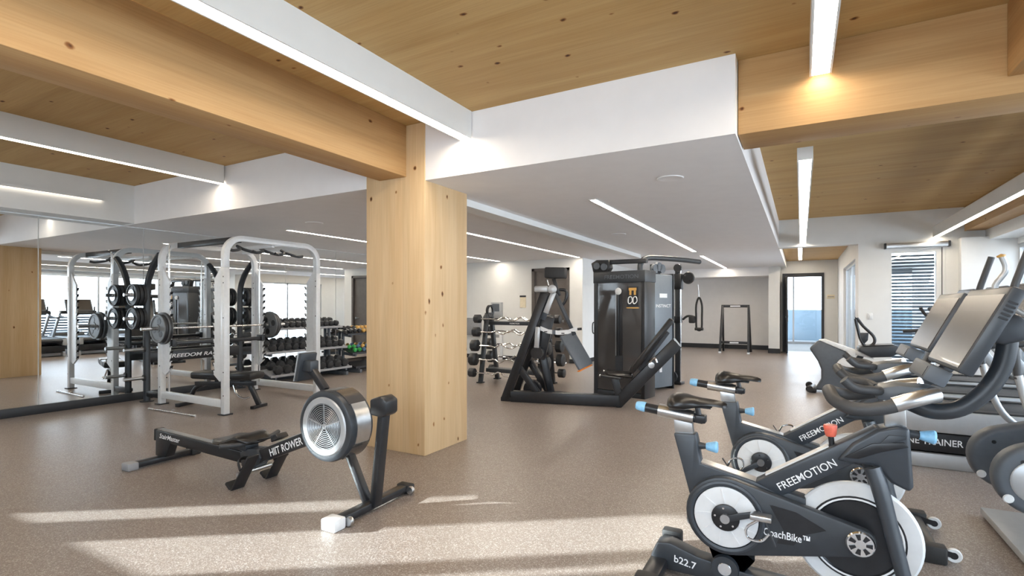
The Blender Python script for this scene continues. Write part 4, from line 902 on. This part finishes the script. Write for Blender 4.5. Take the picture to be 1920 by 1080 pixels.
# ================================================================ CABLE TOWER
def make_tower():
    t = thing('cable_machine', 'tall dark cable weight-stack machine with smoked front and grey side panel', 'cable machine', (-2.47, 7.83, 0), math.radians(-11))
    k = 'machine_black'
    for s in (-1, 1): B().box(s * .41 - .03, s * .41 + .03, -.03, .33, 0, 1.93, bev=.006).build('side_column', k if s > 0 else 'machine_dark', t)
    fp = B().box(-.38, .38, -.012, .0, .08, 1.77).build('front_panel', 'smoked_panel', t, label='smoked translucent front panel')
    B().box(-.38, .38, .30, .33, .05, 1.93).build('back_panel', 'shroud_grey', t)
    B().box(-.38, .38, -.02, .30, .0, .07, bev=.006).build('base', 'machine_dark', t)
    hd = B().box(-.45, .45, -.035, .34, 1.765, 1.945, bev=.010).build('top_header', 'machine_dark', t)
    text('brand_lettering', 'FREEMOTION', 'shroud_grey', hd, (-.24, -.0355, 1.825), (1, 0, 0), (0, 0, 1), width=.58, size=.06, bold=.01, label='dim lettering on the header')
    gr = B().box(-.04, .06, -.022, -.012, .62, 1.66, bev=.003).build('guide_channel', 'machine_black', fp)
    B().box(-.055, -.04, -.024, -.012, .62, 1.66).build('guide_edge', 'steel', fp)
    B().lathe([(0, 0), (.05, 0), (.055, .02), (.03, .03), (0, .03)], (-.0, -.015, 1.63), (0, -1, 0), 20).build('selector_knob', 'plastic_white', fp)
    B().tube([(.0, -.03, 1.6), (.0, -.03, .62)], .008, 6).build('cable', k, fp)
    for i in range(14): B().box(-.05, .07, -.026, -.02, .30 + i * .024, .318 + i * .024).build('weight_marker', 'machine_dark', fp)
    B().box(.14, .33, -.0145, -.012, 1.40, 1.70).build('placard', 'machine_black', fp)
    B().box(.17, .30, -.0165, -.0145, 1.64, 1.68).box(.18, .215, -.0165, -.0145, 1.57, 1.64).box(.255, .29, -.0165, -.0145, 1.57, 1.64).build('placard_straps', 'yellow_vinyl', fp)
    for x in (.195, .275): B().tube([(x - .03, -.018, 1.45), (x - .025, -.018, 1.53), (x + .02, -.018, 1.54), (x + .035, -.018, 1.48), (x, -.018, 1.44)], .008, 6, closed=True, k=3).build('placard_handle', 'lettering', fp)
    B().box(.13, .34, -.0145, -.012, 1.365, 1.38).build('placard_line', 'yellow_vinyl', fp)
    B().tube([(-.44, .0, .96), (-.46, -.03, .98), (-.46, -.03, 1.12), (-.44, 0, 1.14)], .010, 8, k=3).build('side_handle', k, t)
    # top: pulley bracket, cross tube and bent arm
    pb = B().xz([(-.46, 1.94), (-.50, 2.09), (-.40, 2.14), (-.18, 2.13), (-.16, 2.0), (-.20, 1.94)], -.02, .10, .012).build('pulley_bracket', k, t)
    for x, z in ((-.38, 2.04), (-.25, 2.02)): B().lathe([(0, -.02), (.055, -.02), (.045, 0), (.055, .02), (0, .02)], (x, -.03, z), (0, 1, 0), 20).build('pulley', 'shroud_grey', pb)
    B().bar((-.40, .05, 2.10), (.42, .10, 2.09), .07, .07, bev=.01).build('cross_tube', k, t)
    B().tube([(.30, .10, 1.94), (.30, .12, 2.05), (.34, .22, 2.14), (.42, .55, 2.16), (.52, 1.1, 2.17), (.60, 1.75, 2.17)], .042, 12, k=4).build('top_arm', 'machine_dark', t)
    # second stack: grey panel facing the bikes
    ux = V((.26, .59, 0)).normalized()
    rot = Matrix.Rotation(math.radians(11), 3, 'Z')      # world to local
    ul = rot @ ux; o = rot @ V((-2.17 + 2.47, 8.40 - 7.83, 0)); nl = V((ul.y, -ul.x, 0))
    def slab(a0, a1, z0, z1, d0, d1, bev=0.0): return B().hexa([o + ul * a + nl * d + V((0, 0, z)) for z in (z0, z1) for a, d in ((a0, d0), (a1, d0), (a1, d1), (a0, d1))], bev)
    sp = slab(0, .66, .04, 1.93, -.34, 0, .02).build('side_stack', 'panel_grey', t, label='blue-grey side panel with white lettering')
    text('panel_lettering', 'INSTINCT', 'lettering', sp, o + ul * .20 + nl * .0 + V((0, 0, 1.38)), ul, (0, 0, 1), width=.40, size=.05, bold=.012)
    slab(.30, .50, 1.54, 1.61, 0, .003).build('logo_plate', 'lettering', sp)
    slab(.30, .36, .30, .42, 0, .003).build('emblem', 'lettering', sp)
    slab(-.02, .0, 0, 1.95, -.34, .01).build('panel_edge', k, t)
    slab(.66, .685, 0, 1.95, -.34, .01).build('panel_edge', k, t)
    slab(.25, .45, 1.93, 2.10, -.16, -.10, .005).build('stack_bracket', k, t)
    for a, z in ((.28, 2.03), (.37, 2.06), (.46, 2.03)): B().lathe([(0, -.025), (.075, -.025), (.06, 0), (.075, .025), (0, .025)], o + ul * a + nl * -.08 + V((0, 0, z)), nl, 22).build('pulley', 'shroud_grey', t)
    # adjustable cable column
    cp = rot @ V((-1.93 + 2.47, 9.55 - 7.83, 0))
    cc = B().box(cp.x - .04, cp.x + .04, cp.y - .04, cp.y + .04, 0, 2.15, bev=.006).build('cable_column', 'machine_dark', t)
    B().cyl((cp.x + .055, cp.y - .02, .05), (cp.x + .055, cp.y - .02, 2.14), .013, n=10).build('column_rail', 'chrome', cc)
    B().box(cp.x - .09, cp.x + .09, cp.y - .09, cp.y + .09, 0, .05, bev=.01).build('column_foot', 'machine_black', cc)
    ca = B().box(cp.x - .06, cp.x + .08, cp.y - .06, cp.y + .06, 1.70, 1.98, bev=.01).build('carriage', k, t)
    B().lathe([(0, -.03), (.10, -.03), (.11, 0), (.10, .03), (0, .03)], (cp.x + .19, cp.y, 1.90), (0, 1, 0), 26).build('carriage_pulley', k, ca)
    for dx, dz in ((-.05, .06), (.04, -.07)): B().cyl((cp.x + .19 + dx, cp.y - .031, 1.90 + dz * .7), (cp.x + .19 + dx, cp.y - .035, 1.90 + dz * .7), .015, n=10).build('pulley_bolt', 'chrome', ca)
    B().lathe([(0, -.02), (.07, -.02), (.07, .02), (0, .02)], (cp.x + .02, cp.y - .06, 2.08), (0, 1, 0), 20).build('top_pulley', k, cc)
    c2 = B().box(cp.x - .10, cp.x + .06, cp.y - .06, cp.y + .06, 1.10, 1.22, bev=.01).build('lower_carriage', k, t)
    B().tube([(cp.x - .05, cp.y - .06, 1.2), (cp.x - .14, cp.y - .08, 1.26), (cp.x - .10, cp.y - .07, 1.30)], .018, 8, k=4).build('carriage_lever', 'steel', c2)
    B().lathe([(0, -.02), (.10, -.02), (.10, .02), (0, .02)], (cp.x - .07, cp.y - .10, .14), (0, 1, 0), 20).build('low_pulley', 'machine_dark', t)
    # hanging strap handle
    hx, hy = cp.x + .36, cp.y
    B().cyl((hx - .0, hy, 1.78), (hx + .02, hy, 1.55), .006, n=6).build('hanging_cable', 'steel', t)
    hn = B().tube([(hx + .02, hy, 1.55), (hx - .03, hy, 1.42), (hx - .03, hy, 1.2), (hx - .02, hy, 1.0), (hx + .06, hy, 1.0), (hx + .07, hy, 1.2), (hx + .07, hy, 1.42)], .018, 8, closed=True, k=4, flat=.5).build('strap_handle', 'rubber_black', t)
    B().cyl((hx - .05, hy, 1.0), (hx + .09, hy, 1.0), .026, n=12).build('handle_grip', 'rubber_black', hn)
    B().tube([(hx - .28, hy + .02, 1.16), (hx - .2, hy + .02, 1.22), (hx - .1, hy, 1.22), (hx - .04, hy, 1.2)], .02, 8, k=4).box(hx - .16, hx - .05, hy - .03, hy + .03, 1.10, 1.22, bev=.02).build('ankle_cuff', 'rubber_black', t)
make_tower()

# ================================================================ TREADMILLS
def make_treadmill(label):
    t = thing('treadmill', label, 'treadmill', (.55, 6.08, 0), 0, 'treadmills facing the windows')   # local x forward, y centre
    B().box(.05, 2.05, -.41, -.35, .0, .125, bev=.012).box(.05, 2.05, .35, .41, 0, .125, bev=.012).box(.2, .3, -.36, .36, .02, .1).box(1.7, 1.8, -.36, .36, .02, .1).build('base_frame', 'silver_paint', t)
    mh = B().box(.02, 2.05, -.395, .395, .135, .305, bev=.02).build('lift_housing', 'machine_black', t)
    text('model_lettering', 'INCLINE TRAINER', 'lettering', mh, (.10, -.3965, .20), (1, 0, 0), (0, 0, 1), width=.55, size=.055, bold=.01, label='white lettering on the side')
    for s in (-1, 1):
        B().box(-.02, 2.1, s * .37 - .05, s * .37 + .05, .31, .50, bev=.014).build('side_rail', 'silver_paint', t)
        B().box(-.02, 2.0, s * .355 - .045, s * .355 + .045, .50, .512, bev=.003).build('foot_strip', 'rubber_black', t)
    be = B().box(-.01, 1.72, -.32, .32, .46, .495, bev=.015).build('running_belt', 'rubber_black', t)
    B().lathe([(0, -.32), (.045, -.32), (.045, .32), (0, .32)], (0, 0, .44), (0, 1, 0), 16).build('rear_roller', 'machine_dark', t)
    B().xz([(1.66, .49), (1.74, .60), (1.95, .64), (2.12, .56), (2.14, .33), (1.66, .33)], -.38, .38, .03).build('motor_hood', 'machine_dark', t)
    for s in (-1, 1):
        up = B().bar((1.75, s * .44, .36), (1.15, s * .44, 1.24), .05, .10, bev=.01).build('upright', 'silver_paint', t)
        B().tube([(1.22, s * .44, 1.14), (1.05, s * .44, 1.10), (.80, s * .44, 1.07), (.62, s * .44, 1.06)], .024, 10, k=4).build('hand_rail', 'grip_black', t)
        B().tube([(1.05, s * .30, 1.22), (.86, s * .28, 1.27), (.78, s * .26, 1.38)], .02, 10, k=4).build('front_grip', 'grip_black', t)
    B().bar((1.16, -.44, 1.22), (1.16, .44, 1.22), .14, .10, bev=.02).build('console_bridge', 'machine_dark', t)
    n_ = V((-.9, 0, .42)).normalized(); v = V((.42, 0, .9)).normalized(); u = V((0, 1, 0)); c = V((1.10, 0, 1.42))
    def slab(c, hw, hh, d0, d1, bev=0.0): return B().hexa([c + u * a * hw + v * b * hh + n_ * d for d in (d0, d1) for a, b in ((-1, -1), (1, -1), (1, 1), (-1, 1))], bev)
    co = slab(c, .33, .21, -.06, 0, .012).build('console', 'shroud_grey', t)
    slab(c + v * .02, .29, .165, 0, .003).build('screen', 'screen', co)
    slab(c - v * .25 + n_ * .05, .30, .05, -.08, .02, .012).build('console_shelf', 'machine_dark', t)
    return t
tm = make_treadmill('nearest treadmill, behind the two exercise bikes')
for i, (y, lb) in enumerate(((7.22, 'second treadmill from the bikes, facing the windows'), (8.36, 'third treadmill from the bikes, nearest the far white wall'))):
    c = copy_tree(tm); c.location = (.60, y, 0); c['label'] = lb

# ================================================================ ELLIPTICAL
def make_elliptical():
    t = thing('elliptical_trainer', 'elliptical trainer with big grey rounded pedal shells at the right edge', 'elliptical trainer', (1.04, 4.05, 0))
    bp = B().box(0, 1.75, -.50, .47, .02, .065, bev=.006).build('base_plate', 'silver_paint', t)
    B().box(.02, 1.73, -.48, .45, 0, .022).build('base_rubber', 'rubber_black', bp)
    B().box(.22, 1.6, -.30, .20, .062, .068).build('plate_inset', 'shroud_grey', bp)
    for y, far in ((-.16, 0), (.33, 1)):
        sh = B().xz(hull2((.10, .445), .20, (.85, .74), .13), y - .06, y + .06, .035, 4).build('pedal_shell', 'shroud_grey', t)
        if not far:
            B().lathe([(0, 0), (.115, 0), (.120, .004), (.112, .010), (0, .012)], (.085, y - .059, .44), (0, -1, 0), 32).build('shell_disc', 'silver_paint', sh)
        for x, z in ((.02, .545), (.17, .60)): B().cyl((x, y - .0605, z), (x, y - .062, z), .012, n=10).build('shell_screw', 'machine_black', sh)
        B().lathe([(0, 0), (.025, 0), (.02, .006), (0, .007)], (-.04, y - .060, .335), (0, -1, 0), 16).build('shell_cap', 'plastic_white', sh)
        B().box(.25, .62, y - .20, y + .0, .50, .53, bev=.01).build('foot_pedal', 'rubber_black', t)
    for y in (-.22, .42):
        lo = B().tube([(.55, y, .50), (.30, y, .55), (.12, y, .68), (.04, y, .85), (.0, y, 1.02)], .02, 12, k=5).build('arm_tube', 'silver_paint', t)
        B().tube([(.0, y, 1.0), (-.01, y, 1.12), (-.03, y, 1.3), (-.02, y, 1.48), (.01, y, 1.6), (.045, y, 1.72)], .018, 12, k=4).build('arm_grip', 'grip_black', t)
    B().tube([(.35, .17, 1.25), (.12, .17, 1.36), (.0, .17, 1.50), (.05, .17, 1.62), (.03, .17, 1.71)], .017, 12, k=5).build('fixed_handle', 'silver_paint', t)
    B().lathe([(0, 0), (.020, 0), (.022, .012), (0, .02)], (.03, .17, 1.70), (-.2, 0, 1), 12).build('handle_tip', 'yellow_vinyl', t)
    B().bar((1.20, 0, .06), (.60, .08, 1.35), .14, .16, bev=.03).build('mast', 'shroud_grey', t)
    B().xz([(.38, 1.28), (.52, 1.62), (.58, 1.60), (.60, 1.28)], -.22, .38, .02).build('console', 'shroud_grey', t)
    B().box(.9, 1.6, -.14, .14, .06, .75, bev=.08).build('drive_cover', 'shroud_grey', t)
make_elliptical()

# ================================================================ LOW CARDIO MACHINE NEAR THE FAR DOOR
def make_low():
    t = thing('cardio_machine', 'low grey cardio machine with a white crank disc, near the far glazed door', 'cardio machine', (0, 9.9, 0))
    B().xz([(.12, .70), (.25, .84), (.32, .83), (.70, .64), (.70, .52), (.58, .34), (.60, .20), (.78, .03), (.20, .03), (.29, .20), (.29, .36), (.24, .50)], -.10, .10, .03, 3).build('shroud', 'shroud_grey', t)
    B().xz([(.25, .845), (.34, .86), (.95, .63), (1.0, .57), (.70, .64)], -.11, .11, .012).build('top_cover', 'plastic_white', t)
    cd = B().lathe([(0, 0), (.17, 0), (.17, .02), (.15, .028), (0, .028)], (.66, -.10, .42), (0, -1, 0), 32).build('crank_disc', 'disc_white', t)
    B().xz([(.60, .48), (.63, .69), (.75, .69), (.76, .48)], -.125, -.10, .01).build('white_link', 'disc_white', t)
    B().lathe([(0, 0), (.04, 0), (.04, .015), (0, .015)], (.69, -.126, .66), (0, -1, 0), 16).build('link_cap', 'plastic_white', t)
    B().bar((.17, -.28, .045), (.17, .28, .045), .10, .07, bev=.02).build('front_foot', 'machine_black', t)
    for s in (-1, 1): B().lathe([(0, -.03), (.05, -.03), (.055, 0), (.05, .03), (0, .03)], (.12, s * .26, .06), (0, 1, 0), 16).build('transport_wheel', 'rubber_black', t)
    B().box(.55, 1.75, -.05, .05, .05, .14, bev=.02).build('rail', 'silver_paint', t)
    B().bar((1.7, -.25, .045), (1.7, .25, .045), .09, .07, bev=.02).build('rear_foot', 'machine_black', t)
    B().bar((1.45, 0, .12), (1.45, 0, .42), .09, .09).build('seat_post', 'machine_dark', t)
    B().bar((1.25, 0, .45), (1.62, 0, .45), .40, .07, bev=.03).build('seat', 'leather_black', t)
    B().bar((1.62, 0, .48), (1.75, 0, .82), .38, .07, bev=.03).build('back_rest', 'leather_black', t)
    B().bar((.80, 0, .55), (.90, 0, .74), .08, .08, bev=.01).build('mast', 'machine_dark', t)
    c = B().xz([(.78, .70), (.80, .76), (1.28, .80), (1.33, .70), (1.20, .62), (.95, .60)], -.20, .20, .02).build('console', 'machine_dark', t)
    B().xz([(.84, .775), (.84, .782), (1.25, .812), (1.25, .805)], -.16, .16).build('screen', 'screen', c)
    hl = B().tube([(.76, -.05, 1.22), (.86, -.05, 1.08), (.99, -.05, .93), (1.00, -.05, .82), (.90, -.05, .76), (.83, -.05, .86), (.79, -.05, 1.02)], .022, 8, closed=True, k=4).build('loop_handle', 'machine_black', t)
    B().xz([(.81, .86), (.82, .98), (.93, .98), (.92, .86), (.87, .80)], -.07, -.03, .01).build('handle_pod', 'machine_dark', hl)
make_low()

# ================================================================ SMALL THINGS ON THE WALLS
def wall_box(name, label, cat, m, x, z, w_, h, d, yw, extra=None):
    t = thing(name, label, cat, (x, yw, z)); B().box(-w_ / 2, w_ / 2, -d, 0, 0, h, bev=.004).build('body', m, t); return t
s1 = wall_box('door_sign', 'small cream notice with a dark top on the wall left of the dark door', 'sign', 'paper', -6.25, 1.36, .17, .30, .012, YB - .002)
B().box(-.09, .09, -.02, -.012, .27, .315).build('sign_header', 'machine_black', s1)
s2 = wall_box('towel_dispenser', 'grey paper towel dispenser on the white back wall above the curl bars', 'dispenser', 'silver_paint', -7.0, 1.10, .30, .40, .12, YB - .002)
B().box(-.11, .11, -.123, -.12, .16, .36).build('dispenser_window', 'shroud_grey', s2)
s3 = wall_box('waste_bin', 'pale grey waste bin against the back wall behind the curl bars', 'bin', 'plastic_white', -7.0, 0.10, .30, .72, .14, YB - .022)
B().box(-.13, .13, -.15, -.14, .58, .66).build('bin_flap', 'fabric_grey', s3)
s3.location.z = 0.0
s5 = wall_box('utility_cabinet', 'grey wall cabinet on the back wall just right of the timber column', 'cabinet', 'fabric_grey', -7.72, .62, .42, .46, .16, YB - .002)
B().box(-.22, .22, -.17, 0, .46, .48, bev=.004).build('cabinet_top', 'plastic_white', s5)
s4 = wall_box('door_sign', 'small brown plaque on the wall right of the far glazed door', 'sign', 'paper', .77, 1.62, .20, .12, .012, 17.998)
B().box(-.08, .08, -.014, -.012, .05, .07).build('sign_line', 'fabric_grey', s4)
s6 = wall_box('light_switch', 'small white switch plate left of the door with the blind', 'switch', 'plastic_white', 1.12, 1.15, .08, .12, .010, 11.648)
B().box(-.018, .018, -.014, -.010, .03, .09, bev=.002).build('rocker', 'white_paint', s6)
